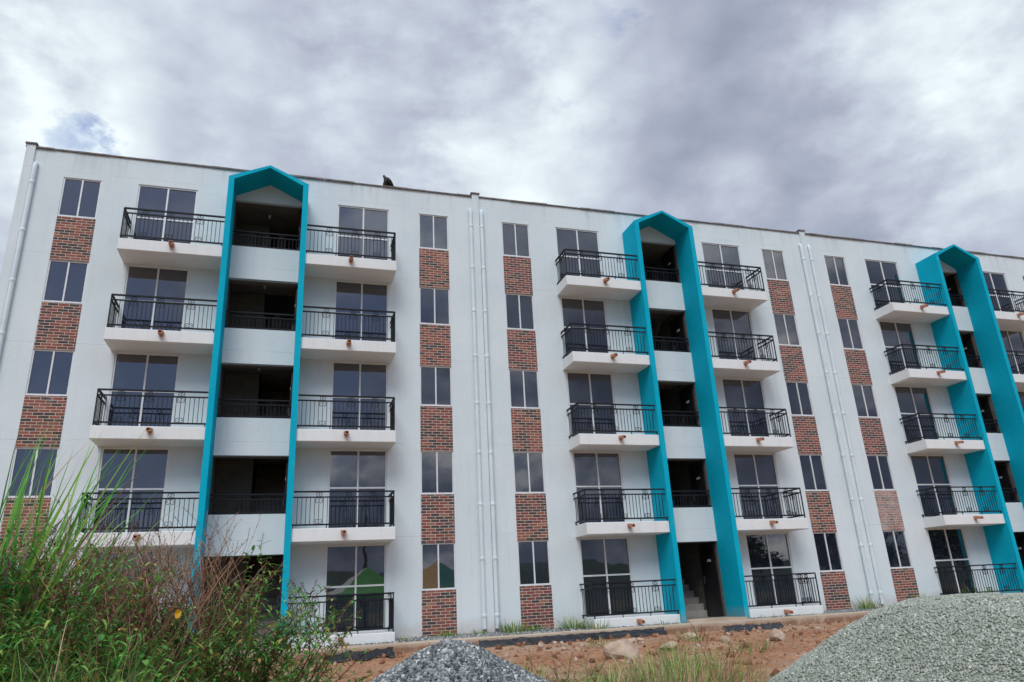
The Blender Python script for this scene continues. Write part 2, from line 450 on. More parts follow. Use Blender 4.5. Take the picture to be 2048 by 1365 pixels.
M = dict(
    wall=mat_wall(), balcony=mat_balcony(), teal=mat_teal(), brick=mat_brick(), brick_white=mat_brick("whitened_brick", 1.0),
    glass=mat_glass(), ground=mat_ground(),
    frame=mat_simple("white_aluminium", (0.62, 0.64, 0.65), (0.72, 0.73, 0.74), 3, 0.35, 0, spec=0.5),
    iron=mat_simple("black_wrought_iron", (0.009, 0.010, 0.013), (0.016, 0.018, 0.022), 20, 0.5, 0.15, 150, spec=0.2),
    pipe=mat_simple("painted_pipe", (0.56, 0.65, 0.68), (0.66, 0.73, 0.76), 2, 0.45, 0.1, 40),
    coping=mat_simple("grey_coping", (0.10, 0.095, 0.09), (0.23, 0.21, 0.20), 5, 0.9, 0.5, 30),
    raw=mat_simple("raw_concrete", (0.13, 0.12, 0.105), (0.21, 0.195, 0.175), 1.5, 0.9, 0.4, 25),
    step=mat_simple("bare_step_concrete", (0.25, 0.225, 0.195), (0.36, 0.33, 0.29), 2.5, 0.9, 0.4, 25),
    doorblack=mat_simple("black_door_paint", (0.010, 0.010, 0.012), (0.018, 0.018, 0.020), 5, 0.4),
    plaque=mat_simple("white_plastic", (0.70, 0.70, 0.70), (0.78, 0.78, 0.78), 5, 0.5),
    clay=mat_simple("terracotta", (0.36, 0.15, 0.09), (0.50, 0.25, 0.16), 14, 0.8, 0.4, 80),
    walk=mat_walk(),
    rock=mat_simple("pale_rock", (0.30, 0.20, 0.135), (0.52, 0.42, 0.33), 4, 0.9, 0.8, 22),
    tarp=mat_simple("black_plastic", (0.012, 0.013, 0.016), (0.030, 0.032, 0.038), 8, 0.32, 0.6, 18),
    feather=mat_simple("black_feathers", (0.008, 0.008, 0.009), (0.022, 0.021, 0.021), 40, 0.6, 0.6, 90),
    stone_dark=mat_island("grey_crushed_stone", [(0.0, (0.06, 0.068, 0.072)), (0.3, (0.13, 0.145, 0.15)), (0.6, (0.22, 0.235, 0.235)),
                                                 (0.85, (0.34, 0.36, 0.355)), (1.0, (0.62, 0.61, 0.57))], 0.8),
    stone_pale=mat_island("pale_green_gravel", [(0.0, (0.22, 0.245, 0.20)), (0.3, (0.29, 0.32, 0.265)), (0.65, (0.36, 0.39, 0.325)),
                                                (0.9, (0.43, 0.44, 0.39)), (1.0, (0.62, 0.61, 0.55))], 0.85),
    under_pale=mat_simple("pale_grit", (0.17, 0.19, 0.15), (0.24, 0.26, 0.21), 30, 0.95, 0.5, 60),
    under=mat_simple("packed_grit", (0.05, 0.055, 0.05), (0.10, 0.105, 0.095), 30, 0.95, 0.5, 60),
    clod=mat_island("dirt_clods", [(0.0, (0.16, 0.065, 0.035)), (0.5, (0.28, 0.13, 0.075)), (0.85, (0.36, 0.21, 0.13)), (1.0, (0.46, 0.36, 0.28))], 0.95),
    blade=mat_leaf("green_grass_blades", [(0.0, (0.048, 0.151, 0.032)), (0.45, (0.094, 0.293, 0.046)), (0.8, (0.207, 0.428, 0.072)), (1.0, (0.528, 0.539, 0.143))], 0.3),
    reed=mat_leaf("tall_reed_blades", [(0.0, (0.059, 0.239, 0.037)), (0.6, (0.138, 0.428, 0.059)), (1.0, (0.392, 0.626, 0.119))], 0.35),
    straw=mat_leaf("dry_straw", [(0.0, (0.161, 0.086, 0.046)), (0.5, (0.333, 0.207, 0.115)), (1.0, (0.598, 0.471, 0.310))], 0.2),
    leaf=mat_leaf("weed_leaves", [(0.0, (0.048, 0.183, 0.043)), (0.5, (0.104, 0.317, 0.064)), (0.88, (0.226, 0.476, 0.094)), (1.0, (0.641, 0.349, 0.100))], 0.3),
    broad=mat_leaf("broad_leaves", [(0.0, (0.018, 0.144, 0.054)), (0.6, (0.042, 0.240, 0.072)), (1.0, (0.108, 0.360, 0.084))], 0.3),
    stem=mat_island("reddish_stems", [(0.0, (0.10, 0.035, 0.025)), (0.6, (0.20, 0.075, 0.045)), (1.0, (0.24, 0.17, 0.07))], 0.7),
    seed=mat_island("brown_seed_heads", [(0.0, (0.07, 0.022, 0.016)), (0.6, (0.16, 0.055, 0.035)), (1.0, (0.25, 0.12, 0.07))], 0.85),
    yellow=mat_leaf("yellow_leaf", [(0.0, (0.72, 0.36, 0.015)), (1.0, (0.78, 0.42, 0.02))], 0.3),
    drystem=mat_island("dry_brown_stems", [(0.0, (0.144, 0.066, 0.042)), (0.5, (0.288, 0.144, 0.090)), (1.0, (0.504, 0.336, 0.216))], 0.8),
    pink=mat_island("pink_flower_spikes", [(0.0, (0.35, 0.07, 0.13)), (1.0, (0.5, 0.18, 0.26))]),
    bark=mat_simple("tree_bark", (0.07, 0.05, 0.035), (0.14, 0.11, 0.08), 6, 0.9, 0.8, 25),
    crown=mat_leaf("tree_foliage", [(0.0, (0.014, 0.035, 0.010)), (0.6, (0.035, 0.075, 0.018)), (1.0, (0.08, 0.13, 0.03))], 0.2),
    hill=mat_simple("wooded_hill", (0.018, 0.035, 0.014), (0.045, 0.075, 0.03), 0.08, 0.95, 0.8, 0.3),
    cl_green=mat_simple("green_canvas", (0.10, 0.42, 0.05), (0.12, 0.47, 0.06), 1, 0.7),
    cl_white=mat_simple("white_canvas", (0.60, 0.58, 0.54), (0.68, 0.66, 0.62), 1, 0.7),
    cl_yellow=mat_simple("yellow_canvas", (0.62, 0.33, 0.03), (0.68, 0.38, 0.04), 1, 0.7),
    cl_teal=mat_simple("dark_green_canvas", (0.01, 0.20, 0.11), (0.015, 0.24, 0.13), 1, 0.7),
    steel=mat_simple("grey_steel", (0.22, 0.22, 0.23), (0.32, 0.32, 0.33), 6, 0.4, 0, metallic=0.6),
)


class MB:
    def __init__(s):
        s.v = []; s.f = []; s.mi = []

    def face(s, pts, mi=0):
        b = len(s.v)
        s.v.extend([tuple(p) for p in pts])
        s.f.append(tuple(range(b, b + len(pts)))); s.mi.append(mi)

    def box(s, x0, x1, y0, y1, z0, z1, mi=0):
        b = len(s.v)
        s.v += [(x0, y0, z0), (x1, y0, z0), (x1, y1, z0), (x0, y1, z0), (x0, y0, z1), (x1, y0, z1), (x1, y1, z1), (x0, y1, z1)]
        for q in ((0, 3, 2, 1), (4, 5, 6, 7), (0, 1, 5, 4), (1, 2, 6, 5), (2, 3, 7, 6), (3, 0, 4, 7)):
            s.f.append(tuple(b + i for i in q)); s.mi.append(mi)

    def prism(s, poly, y0, y1, mi=0):
        """poly in (x,z), counter-clockwise seen from -Y, extruded along Y"""
        b = len(s.v); n = len(poly)
        s.v += [(x, y0, z) for x, z in poly] + [(x, y1, z) for x, z in poly]
        s.f.append(tuple(b + i for i in range(n))); s.mi.append(mi)
        s.f.append(tuple(b + n + i for i in reversed(range(n)))); s.mi.append(mi)
        for i in range(n):
            j = (i + 1) % n
            s.f.append((b + j, b + i, b + n + i, b + n + j)); s.mi.append(mi)

    def tube(s, pts, r, sides=6, mi=0, caps=True):
        pts = [np.array(p, float) for p in pts]
        n = len(pts)
        rs = r if isinstance(r, (list, tuple)) else [r] * n
        b = len(s.v)
        up = None
        for i, p in enumerate(pts):
            d = pts[min(i + 1, n - 1)] - pts[max(i - 1, 0)]
            d = d / (np.linalg.norm(d) + 1e-12)
            if up is None:
                up = np.array([0, 0, 1.0]) if abs(d[2]) < 0.9 else np.array([0, 1.0, 0])
            a = np.cross(d, up); a /= np.linalg.norm(a) + 1e-12
            c = np.cross(a, d); up = c
            for k in range(sides):
                th = 2 * math.pi * (k + 0.5) / sides
                q = p + rs[i] * (math.cos(th) * a + math.sin(th) * c)
                s.v.append(tuple(q))
        for i in range(n - 1):
            for k in range(sides):
                k2 = (k + 1) % sides
                s.f.append((b + i * sides + k, b + i * sides + k2, b + (i + 1) * sides + k2, b + (i + 1) * sides + k)); s.mi.append(mi)
        if caps:
            s.f.append(tuple(b + k for k in reversed(range(sides)))); s.mi.append(mi)
            s.f.append(tuple(b + (n - 1) * sides + k for k in range(sides))); s.mi.append(mi)

    def ribbon(s, pts, ws, side, mi=0):
        """a blade: strip of quads, half widths ws, widening along side"""
        b = len(s.v)
        for p, w in zip(pts, ws):
            s.v.append((p[0] - side[0] * w, p[1] - side[1] * w, p[2] - side[2] * w))
            s.v.append((p[0] + side[0] * w, p[1] + side[1] * w, p[2] + side[2] * w))
        for i in range(len(pts) - 1):
            s.f.append((b + 2 * i, b + 2 * i + 1, b + 2 * i + 3, b + 2 * i + 2)); s.mi.append(mi)

    def mesh(s, name, mats, smooth=False):
        me = bpy.data.meshes.new(name)
        me.from_pydata(s.v, [], s.f)
        for m in (mats if isinstance(mats, (list, tuple)) else [mats]):
            me.materials.append(m)
        if len(set(s.mi)) > 1:
            me.polygons.foreach_set('material_index', s.mi)
        if smooth:
            me.polygons.foreach_set('use_smooth', [True] * len(me.polygons))
        me.update()
        return me


def fast_mesh(name, V, F, mats, mi=None):
    me = bpy.data.meshes.new(name)
    k = F.shape[1]
    me.vertices.add(len(V)); me.vertices.foreach_set('co', np.ascontiguousarray(V, np.float32).ravel())
    me.loops.add(F.size); me.loops.foreach_set('vertex_index', np.ascontiguousarray(F, np.int32).ravel())
    me.polygons.add(len(F))
    me.polygons.foreach_set('loop_start', np.arange(0, F.size, k, dtype=np.int32))
    me.polygons.foreach_set('loop_total', np.full(len(F), k, np.int32))
    for m in (mats if isinstance(mats, (list, tuple)) else [mats]):
        me.materials.append(m)
    if mi is not None:
        me.polygons.foreach_set('material_index', np.ascontiguousarray(mi, np.int32))
    me.update(calc_edges=True)
    me.validate()
    return me


WLOC = {}


def link(name, data, parent=None, loc=(0, 0, 0), label=None, cat=None, group=None, kind=None):
    """loc is in world space; a child is placed relative to its parent's spot"""
    o = bpy.data.objects.new(name, data)
    COL.objects.link(o)
    if parent is not None:
        o.parent = parent
        pl = WLOC[parent]
        o.location = tuple(loc[i] - pl[i] for i in range(3))
    else:
        o.location = loc
    WLOC[o] = tuple(loc)
    for k, v in (('label', label), ('category', cat), ('group', group), ('kind', kind)):
        if v:
            o[k] = v
    return o


# ------------------------------------------------------------------ terrain
def smooth(a, b, x):
    t = np.clip((np.asarray(x, float) - a) / (b - a), 0, 1)
    return t * t * (3 - 2 * t)


def vnoise(x, y, seed):
    """cheap value noise on numpy arrays"""
    xi = np.floor(x).astype(int); yi = np.floor(y).astype(int)
    fx = x - xi; fy = y - yi
    fx = fx * fx * (3 - 2 * fx); fy = fy * fy * (3 - 2 * fy)

    def h(i, j):
        n = (i * 374761393 + j * 668265263 + seed * 974711) & 0x7fffffff
        n = ((n ^ (n >> 13)) * 1274126177) & 0x7fffffff
        return ((n ^ (n >> 16)) & 0xffff) / 65535.0
    return (h(xi, yi) * (1 - fx) + h(xi + 1, yi) * fx) * (1 - fy) + (h(xi, yi + 1) * (1 - fx) + h(xi + 1, yi + 1) * fx) * fy


def fbm(x, y, seed, oct=4):
    s = 0; a = 0.5
    for k in range(oct):
        s = s + a * (vnoise(x * 2 ** k, y * 2 ** k, seed + k) - 0.5); a *= 0.5
    return s


def ground_z(x, y):
    x = np.asarray(x, float); y = np.asarray(y, float)
    z = np.interp(-y, [-40, 0, 1.0, 2.0, 2.4, 4, 8, 14, 20, 60, 400], [-1.25, -1.12, -1.22, -1.36, -1.37, -1.37, -1.43, -1.56, -1.72, -1.9, -3])
    # overgrown bank left of the camera's view
    b = smooth(6.65, 5.5, x) * smooth(-17.9, -16.3, y) * smooth(-12.6, -14.3, y)
    z = z + (0.90 + 0.16 * smooth(5.6, 4.6, x)) * b
    near = smooth(-2.0, -3.0, y) * smooth(-60, -25, y)
    z = z + near * (0.20 * fbm(x * 0.9, y * 0.9, 3) + 0.11 * fbm(x * 3.5, y * 3.5, 11))
    return z


def build_ground():
    xs = np.concatenate([np.linspace(-900, -30, 14), np.linspace(-20, -1, 20), np.arange(-0.6, 24, 0.16), np.linspace(24.4, 45, 30), np.linspace(60, 900, 14)])
    ys = np.concatenate([np.linspace(-900, -60, 14), np.linspace(-50, -24, 14), np.arange(-23.5, -1.9, 0.14), np.array([-1.7, -1.2, -.6, 0, 3, 8, 20, 60, 200, 900])])
    X, Y = np.meshgrid(xs, ys)
    Z = ground_z(X, Y)
    V = np.stack([X, Y, Z], -1).reshape(-1, 3)
    nx, ny = len(xs), len(ys)
    i = np.arange(nx * ny).reshape(ny, nx)
    F = np.stack([i[:-1, :-1], i[:-1, 1:], i[1:, 1:], i[1:, :-1]], -1).reshape(-1, 4)
    me = fast_mesh('ground', V, F, M['ground'])
    me.polygons.foreach_set('use_smooth', [True] * len(me.polygons))
    link('ground', me, kind='structure')


build_ground()


def build_walkway():
    m = MB()
    rnd = random.Random(4)
    x = -6.0
    while x < 40:
        w = 1.6 + rnd.random() * 0.25
        dz = rnd.uniform(-0.006, 0.006)
        m.box(x, x + w - 0.012, -2.0 + rnd.uniform(-.015, .015), -1.05, -1.5, -1.165 + dz)
        x += w
    for c in CS:                                   # entrance aprons between the portal legs
        m.box(c - 0.92, c + 0.92, -1.045, 0.02, -1.5, -1.108)
    link('walkway', m.mesh('walkway', M['walk']), kind='structure')


# ------------------------------------------------------------------ the apartment building
CS = (5.37, 17.87, 30.40)            # centre of each stairwell bay
STOREY = 2.5
ROOF = 12.0
X0, X1 = -1.0, 36.75
WIN_U = ((-5.37, -4.44), (4.44, 5.37))
DOOR_U = ((-3.51, -1.97), (1.97, 3.51))

bld = link('apartment_building', None, None, (17.87, 0, -1.12),
           'white five-storey apartment block with teal gabled portals, brick panels and black balcony railings',
           'apartment building')


def build_wall():
    ops = []
    for c in CS:
        for k in range(5):
            z = k * STOREY
            for a, b in WIN_U:
                ops.append((c + a, c + b, z, z + 1.2))
            for a, b in DOOR_U:
                ops.append((c + a, c + b, z - 0.93, z + 1.22))
        ops.append((c - 0.93, c + 0.93, -1.4, 11.03))
    xs = sorted({X0, X1} | {round(v, 4) for o in ops for v in o[:2]})
    zs = sorted({-1.4, ROOF} | {round(v, 4) for o in ops for v in o[2:]})
    m = MB()

    def inside(x, z):
        return any(o[0] < x < o[1] and o[2] < z < o[3] for o in ops)
    for i in range(len(xs) - 1):
        z0 = None
        for j in range(len(zs)):
            hole = j == len(zs) - 1 or inside((xs[i] + xs[i + 1]) / 2, (zs[j] + zs[j + 1]) / 2)
            if not hole and z0 is None:
                z0 = zs[j]
            if hole and z0 is not None:
                m.face([(xs[i], 0, z0), (xs[i + 1], 0, z0), (xs[i + 1], 0, zs[j]), (xs[i], 0, zs[j])])
                z0 = None
    d = 0.12
    for a, b, z0, z1 in ops:                       # reveals
        if b - a > 1.7:
            m.face([(a, 0, z1), (b, 0, z1), (b, d, z1), (a, d, z1)])
            continue
        m.face([(a, 0, z0), (a, 0, z1), (a, d, z1), (a, d, z0)])
        m.face([(b, 0, z1), (b, 0, z0), (b, d, z0), (b, d, z1)])
        m.face([(a, 0, z1), (b, 0, z1), (b, d, z1), (a, d, z1)])
        m.face([(b, 0, z0), (a, 0, z0), (a, d, z0), (b, d, z0)])
    D = 8.5                                          # ends, back
    m.face([(X0, D, -1.4), (X0, 0, -1.4), (X0, 0, ROOF), (X0, D, ROOF)])
    m.face([(X1, 0, -1.4), (X1, D, -1.4), (X1, D, ROOF), (X1, 0, ROOF)])
    m.face([(X1, D, -1.4), (X0, D, -1.4), (X0, D, ROOF), (X1, D, ROOF)])
    link('wall', m.mesh('wall', M['wall']), bld)
    r = MB()
    r.box(X0 + .02, X1 - .02, .02, D - .02, ROOF - 0.25, ROOF - 0.12)
    link('roof', r.mesh('roof', M['raw']), bld)
    # thin ragged coping along the roof edge
    cp = MB()
    rnd = random.Random(8)
    x = X0 - 0.03
    while x < X1:
        w = rnd.uniform(0.5, 1.3)
        x2 = min(x + w, X1 + .03)
        z = ROOF + 0.002
        cp.box(x, x2 - rnd.choice((0, 0, 0.012)), -0.045 + rnd.uniform(-.012, .012), 0.22, z, z + 0.04 + rnd.uniform(-.01, .012))
        x = x2
    cp.box(X0 - .03, X0 + .2, 0.23, D, ROOF + .002, ROOF + .045)
    cp.box(X1 - .2, X1 + .03, 0.23, D, ROOF + .002, ROOF + .045)
    cp.box(X0, X1, D - .2, D + .03, ROOF + .05, ROOF + .09)
    link('roof_coping', cp.mesh('roof_coping', M['coping']), bld)


build_wall()

PIL = [(-1.005, -0.79), (11.53, 11.75), (24.09, 24.31)]


def build_pilasters():
    for a, b in PIL:
        m = MB()
        m.box(a, b, -0.055, 0.18, -1.4, 12.09)
        o = link('pilaster', m.mesh('pilaster', M['wall']), bld, (0, 0, 0))
        c = MB()
        c.box(a - .035, b + .035, -0.09, 0.24, 12.092, 12.135)
        link('cap', c.mesh('cap', M['coping']), o, (0, 0, 0))


build_pilasters()


def pipe_mesh():
    m = MB()
    r = 0.061
    y = -0.072
    m.tube([(0, 0.02, 11.50), (0, -0.03, 11.497), (0, y + .02, 11.475), (0, y, 11.43), (0, y, 11.3), (0, y, -1.03)], r, 14, caps=False)
    for k in range(9):
        z = 10.85 - k * 1.45
        if z > -0.9:
            m.tube([(0, y, z), (0, y, z + 0.01), (0, y, z + 0.09), (0, y, z + 0.10)], [r, r + .007, r + .007, r], 14, caps=False)
    m.tube([(0, y, -1.03), (0, y, -0.95)], r - 0.012, 14, caps=False)
    return m.mesh('downpipe', M['pipe'], True)


def auto_smooth(me):
    pass


pm = pipe_mesh()
for x in (-0.715, 11.462, 11.818, 24.022, 24.378):
    link('downpipe', pm, bld, (x, 0, 0))

# ---- windows
FW = 0.034


def window_meshes():
    w, h = 0.93, 1.2
    m = MB()
    y0, y1 = 0.012, 0.065
    e = 0.002
    m.box(e, w - e, y0, y1, e, FW + .012); m.box(e, w - e, y0 + .014, y1, h - FW, h - e)
    m.box(e, FW, y0 + .004, y1, FW + .0125, h - FW - .0005); m.box(w - FW, w - e, y0 + .004, y1, FW + .0125, h - FW - .0005)
    m.box(w / 2 - 0.019, w / 2 + 0.019, y0 + .008, y1, FW + .0125, h - FW - .0005)
    g = MB()
    g.face([(FW, 0.045, FW), (w / 2, 0.045, FW), (w / 2, 0.045, h - FW), (FW, 0.045, h - FW)])
    g.face([(w / 2, 0.054, FW), (w - FW, 0.054, FW), (w - FW, 0.054, h - FW), (w / 2, 0.054, h - FW)])
    # black sheet behind the tinted glass: unlit empty rooms
    return m.mesh('window', M['frame']), g.mesh('pane', M['glass'])


def door_meshes():
    w, h = 1.54, 2.15
    y0, y1 = 0.015, 0.075
    F = 0.04
    e = 0.002
    tz = 0.93 + 0.19
    m = MB()
    m.box(e, w - e, y0, y1, e, F); m.box(e, w - e, y0 + .012, y1, h - F, h - e)
    m.box(e, F, y0 + .004, y1, F + .0005, h - F - .0005); m.box(w - F, w - e, y0 + .004, y1, F + .0005, h - F - .0005)
    m.box(w / 2 - .022, w / 2 + .022, y0 + .008, y1, F + .0005, h - F - .0005)
    m.box(F + .0005, w / 2 - .0225, y0 + .012, y1, tz - .022, tz + .022)
    m.box(w / 2 + .0225, w - F - .0005, y0 + .012, y1, tz - .022, tz + .022)
    g = MB()
    g.face([(F, .050, F), (w / 2, .050, F), (w / 2, .050, h - F), (F, .050, h - F)])
    g.face([(w / 2, .060, F), (w - F, .060, F), (w - F, .060, h - F), (w / 2, .060, h - F)])
    return m.mesh('balcony_door', M['frame']), g.mesh('pane', M['glass'])


wm, wg = window_meshes()
dm, dg = door_meshes()


def brick_mesh(top, bot):
    m = MB()
    m.box(0.004, 0.926, -0.007, 0.02, bot, top)
    return m


bm_up = brick_mesh(-0.004, -1.296).mesh('brick_panel', M['brick'])
bm_gr = brick_mesh(-0.004, -1.3).mesh('brick_panel', M['brick'])
bm_wh = brick_mesh(-0.004, -1.296).mesh('brick_panel', M['brick_white'])

# ---- balcony, railing, spout (local origin at the spout, on the slab's top edge)
# left variant spans u from -3.62 to -1.08, spout at u=-2.33
BA0, BA1 = -3.62 + 2.33, -1.085 + 2.33
BD = 0.88


def arc(m, cx, cz, r, a0, a1, y, plane='xz', t=0.0078, seg=7, x=0.0):
    pts = []
    for i in range(seg + 1):
        a = a0 + (a1 - a0) * i / seg
        rr = r * (1 - 0.45 * max(0, (i / seg - 0.6)) - 0.45 * max(0, 0.4 - i / seg))
        if plane == 'xz':
            pts.append((cx + rr * math.cos(a), y, cz + rr * math.sin(a)))
        else:
            pts.append((x, cx + rr * math.cos(a), cz + rr * math.sin(a)))
    m.tube(pts, t, 4, caps=False)


def scroll_pair(m, c, z0, z1, plane, off):
    """a pair of C scrolls back to back about a bar"""
    h = (z1 - z0)
    r = h * 0.29
    for s in (-1, 1):
        for k in (0, 1):
            cz = z0 + r * 1.05 if k == 0 else z1 - r * 1.05
            cc = c + s * (r + 0.012)
            a0 = (math.pi * 0.5 if k == 0 else -math.pi * 0.5)
            if s < 0:
                a1 = a0 - (math.pi * 1.55 if k == 0 else -math.pi * 1.55)
                a0b, a1b = (math.pi * 0.0, math.pi * 0.0)
            # start at the bar, curl outwards and back
            st = math.pi if s > 0 else 0.0
            sw = 1.5 * math.pi
            if k == 0:
                e = st + (sw if s > 0 else -sw)
            else:
                e = st - (sw if s > 0 else -sw)
            arc(m, cc, cz, r, st, e, off if plane == 'xz' else 0, plane, x=off)


def rail_run(m, a, b, plane, off, groups, z=(0.09, 0.765, 0.90)):
    def P(u, zz):
        return (u, off, zz) if plane == 'xz' else (off, u, zz)

    def bar(u0, u1, z0, z1, hw):
        if plane == 'xz':
            m.box(u0, u1, off - hw, off + hw, z0, z1)
        else:
            m.box(off - hw, off + hw, u0, u1, z0, z1)
    bar(a, b, z[0] - .020, z[0] + .018, 0.018)
    bar(a, b, z[1] - .017, z[1] + .015, 0.018)
    bar(a, b, z[2] - .018, z[2] + .020, 0.025)
    n = max(2, int(round((b - a) / 0.103)))
    gi = [int(round(g * n)) for g in groups]
    for i in range(1, n):
        u = a + (b - a) * i / n
        m.tube([P(u, z[0] + .016), P(u, z[1] - .013)], 0.0100, 4, caps=False)
        if i in gi:
            m.tube([P(u, z[1] + .013), P(u, z[2] - .016)], 0.0085, 4, caps=False)
            scroll_pair(m, u, z[1] + .014, z[2] - .017, plane, off)
            scroll_pair(m, u, z[1] - .150, z[1] - .014, plane, off)
            scroll_pair(m, u, z[0] + .018, z[0] + .140, plane, off)


def railing_mesh(left):
    m = MB()
    s = 1 if left else -1
    yf = -BD + 0.035
    a, b = BA0 + 0.035, BA1 - 0.004
    if not left:
        a, b = -b, -a
    rail_run(m, a, b, 'xz', yf, (0.2, 0.47, 0.75) if left else (0.25, 0.53, 0.80))
    xc = a if left else b
    xi = xc + s * 0.0
    rail_run(m, yf + 0.022, -0.004, 'yz', xi, (0.5,))
    # corner post, wall posts, feet
    m.box(xc - .014, xc + .014, yf - .014, yf + .014, 0.0, 0.882)
    for u in (a + (b - a) * 0.33, a + (b - a) * 0.66, (b - .02) if left else (a + .02)):
        m.box(u - .010, u + .010, yf - .010, yf + .010, 0.0, 0.0735)
    m.box(xc - .012, xc + .012, -0.05, -0.026, 0.0, 0.0735)
    return m.mesh('railing', M['iron'])


def slab_mesh(left, thick=0.32):
    m = MB()
    a, b = (BA0, BA1) if left else (-BA1, -BA0)
    c = 0.012
    # front and free end get a small chamfer
    prof = [(-BD, -thick + c), (-BD + c, -thick), (0.0, -thick), (0.0, 0.0), (-BD + c, 0.0), (-BD, -c)]
    n = len(prof)
    base = len(m.v)
    m.v += [(a, y, z) for y, z in prof] + [(b, y, z) for y, z in prof]
    m.f.append(tuple(range(base, base + n))[::-1]); m.mi.append(0)
    m.f.append(tuple(range(base + n, base + 2 * n))); m.mi.append(0)
    for i in range(n):
        j = (i + 1) % n
        m.f.append((base + i, base + j, base + n + j, base + n + i)); m.mi.append(0)
    return m.mesh('balcony', M['balcony'])


def spout_mesh():
    m = MB()
    # a short square-cut clay tile spout, hollow, sloping down and out
    L0, L1 = -BD + 0.02, -BD - 0.27
    w, h, t = 0.06, 0.085, 0.015
    dz = -0.045
    o0 = [(-w, -0.135), (w, -0.135), (w, -0.135 + h), (-w, -0.135 + h)]
    o1 = [(-w * .85, -0.13), (w * .85, -0.13), (w * .72, -0.13 + h), (-w * .72, -0.13 + h)]
    i1 = [(-w * .85 + t, -0.13 + t), (w * .85 - t, -0.13 + t), (w * .72 - t, -0.13 + h - t), (-w * .72 + t, -0.13 + h - t)]

    def ring(p, y, d):
        return [(x, y, z + d) for x, z in p]
    A = ring(o0, L0, 0); B = ring(o1, L1, dz); Cc = ring(i1, L1 + .001, dz); Dd = ring(i1, L1 + 0.12, dz * .3)
    for i in range(4):
        j = (i + 1) % 4
        y_off = -0.02 if i == 0 else 0
        m.face([A[i], A[j], B[j], B[i]])
        m.face([B[i], B[j], Cc[j], Cc[i]])
        m.face([Cc[i], Cc[j], Dd[j], Dd[i]])
    m.face(Dd[::-1])
    return m.mesh('drain_spout', M['clay'])


slabs = {True: slab_mesh(True), False: slab_mesh(False)}
slabs_g = {True: slab_mesh(True, 0.40), False: slab_mesh(False, 0.40)}
rails = {True: railing_mesh(True), False: railing_mesh(False)}
spm = spout_mesh()


def landing_rail_mesh():
    m = MB()
    rail_run(m, -0.925, 0.925, 'xz', 0.0, (0.28, 0.52, 0.74), (0.05, 0.375, 0.50))
    for u in (-0.915, 0.915):
        m.box(u - .01, u + .01, -.01, .01, 0.0, 0.034)
    return m.mesh('landing_railing', M['iron'])


lrm = landing_rail_mesh()


def portal_mesh():
    m = MB()
    o, t = 1.08, 0.15
    ez, az = 11.235, 11.725
    sl = (az - ez) / o
    iz = 11.165
    ia = az - 0.085
    zb = -1.30
    y0, y1 = -0.95, -0.0015
    out = [(-o, zb), (-o + t, zb), (-o + t, iz), (0, ia), (o - t, iz), (o - t, zb), (o, zb), (o, ez), (0, az), (-o, ez)]
    b = len(m.v); n = len(out)
    # front split into convex pieces
    idx = lambda p, y: (p[0], y, p[1])
    for y, rev in ((y0, False), (y1, True)):
        for q in ((0, 1, 2, 9), (9, 2, 3, 8), (8, 3, 4, 7), (7, 4, 5, 6)):
            pts = [idx(out[i], y) for i in q]
            m.face(pts[::-1] if rev else pts)
    for i in range(n):
        j = (i + 1) % n
        m.face([idx(out[j], y0), idx(out[i], y0), idx(out[i], y1), idx(out[j], y1)])
    # slight relief seams where the board forms met
    return m.mesh('portal', M['teal'])


ptm = portal_mesh()


def bevel_mod(o, w):
    b = o.modifiers.new('bevel', 'BEVEL')
    b.width = w; b.segments = 2; b.limit_method = 'ANGLE'


def spandrel_mesh():
    m = MB()
    m.box(-0.927, 0.927, -0.05, 0.10, -0.5, 0.5)
    return m.mesh('parapet_panel', M['wall'])


spn = spandrel_mesh()


def block_mat():
    m = bpy.data.materials.new("concrete_block")
    t, p = fbm_tools(m)
    pos = position(t)
    sep = N(t, 'ShaderNodeSeparateXYZ'); L(t, pos, sep.inputs[0])
    cmb = N(t, 'ShaderNodeCombineXYZ')
    L(t, mth(t, 'ADD', sep.outputs[0], sep.outputs[1]), cmb.inputs[0]); L(t, sep.outputs[2], cmb.inputs[1])
    br = N(t, 'ShaderNodeTexBrick')
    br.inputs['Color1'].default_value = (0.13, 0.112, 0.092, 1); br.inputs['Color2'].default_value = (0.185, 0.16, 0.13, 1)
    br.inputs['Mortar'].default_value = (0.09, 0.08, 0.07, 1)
    br.inputs['Scale'].default_value = 1.0; br.inputs['Brick Width'].default_value = 0.4; br.inputs['Row Height'].default_value = 0.2
    br.inputs['Mortar Size'].default_value = 0.006
    L(t, cmb.outputs[0], br.inputs['Vector'])
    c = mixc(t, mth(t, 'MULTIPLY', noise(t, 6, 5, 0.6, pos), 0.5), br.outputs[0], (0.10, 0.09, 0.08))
    L(t, c, p.inputs['Base Color'])
    p.inputs['Roughness'].default_value = 0.95
    bump(t, p, noise(t, 40, 4, 0.6, pos), 0.5, 0.01)
    return m


M['block'] = block_mat()


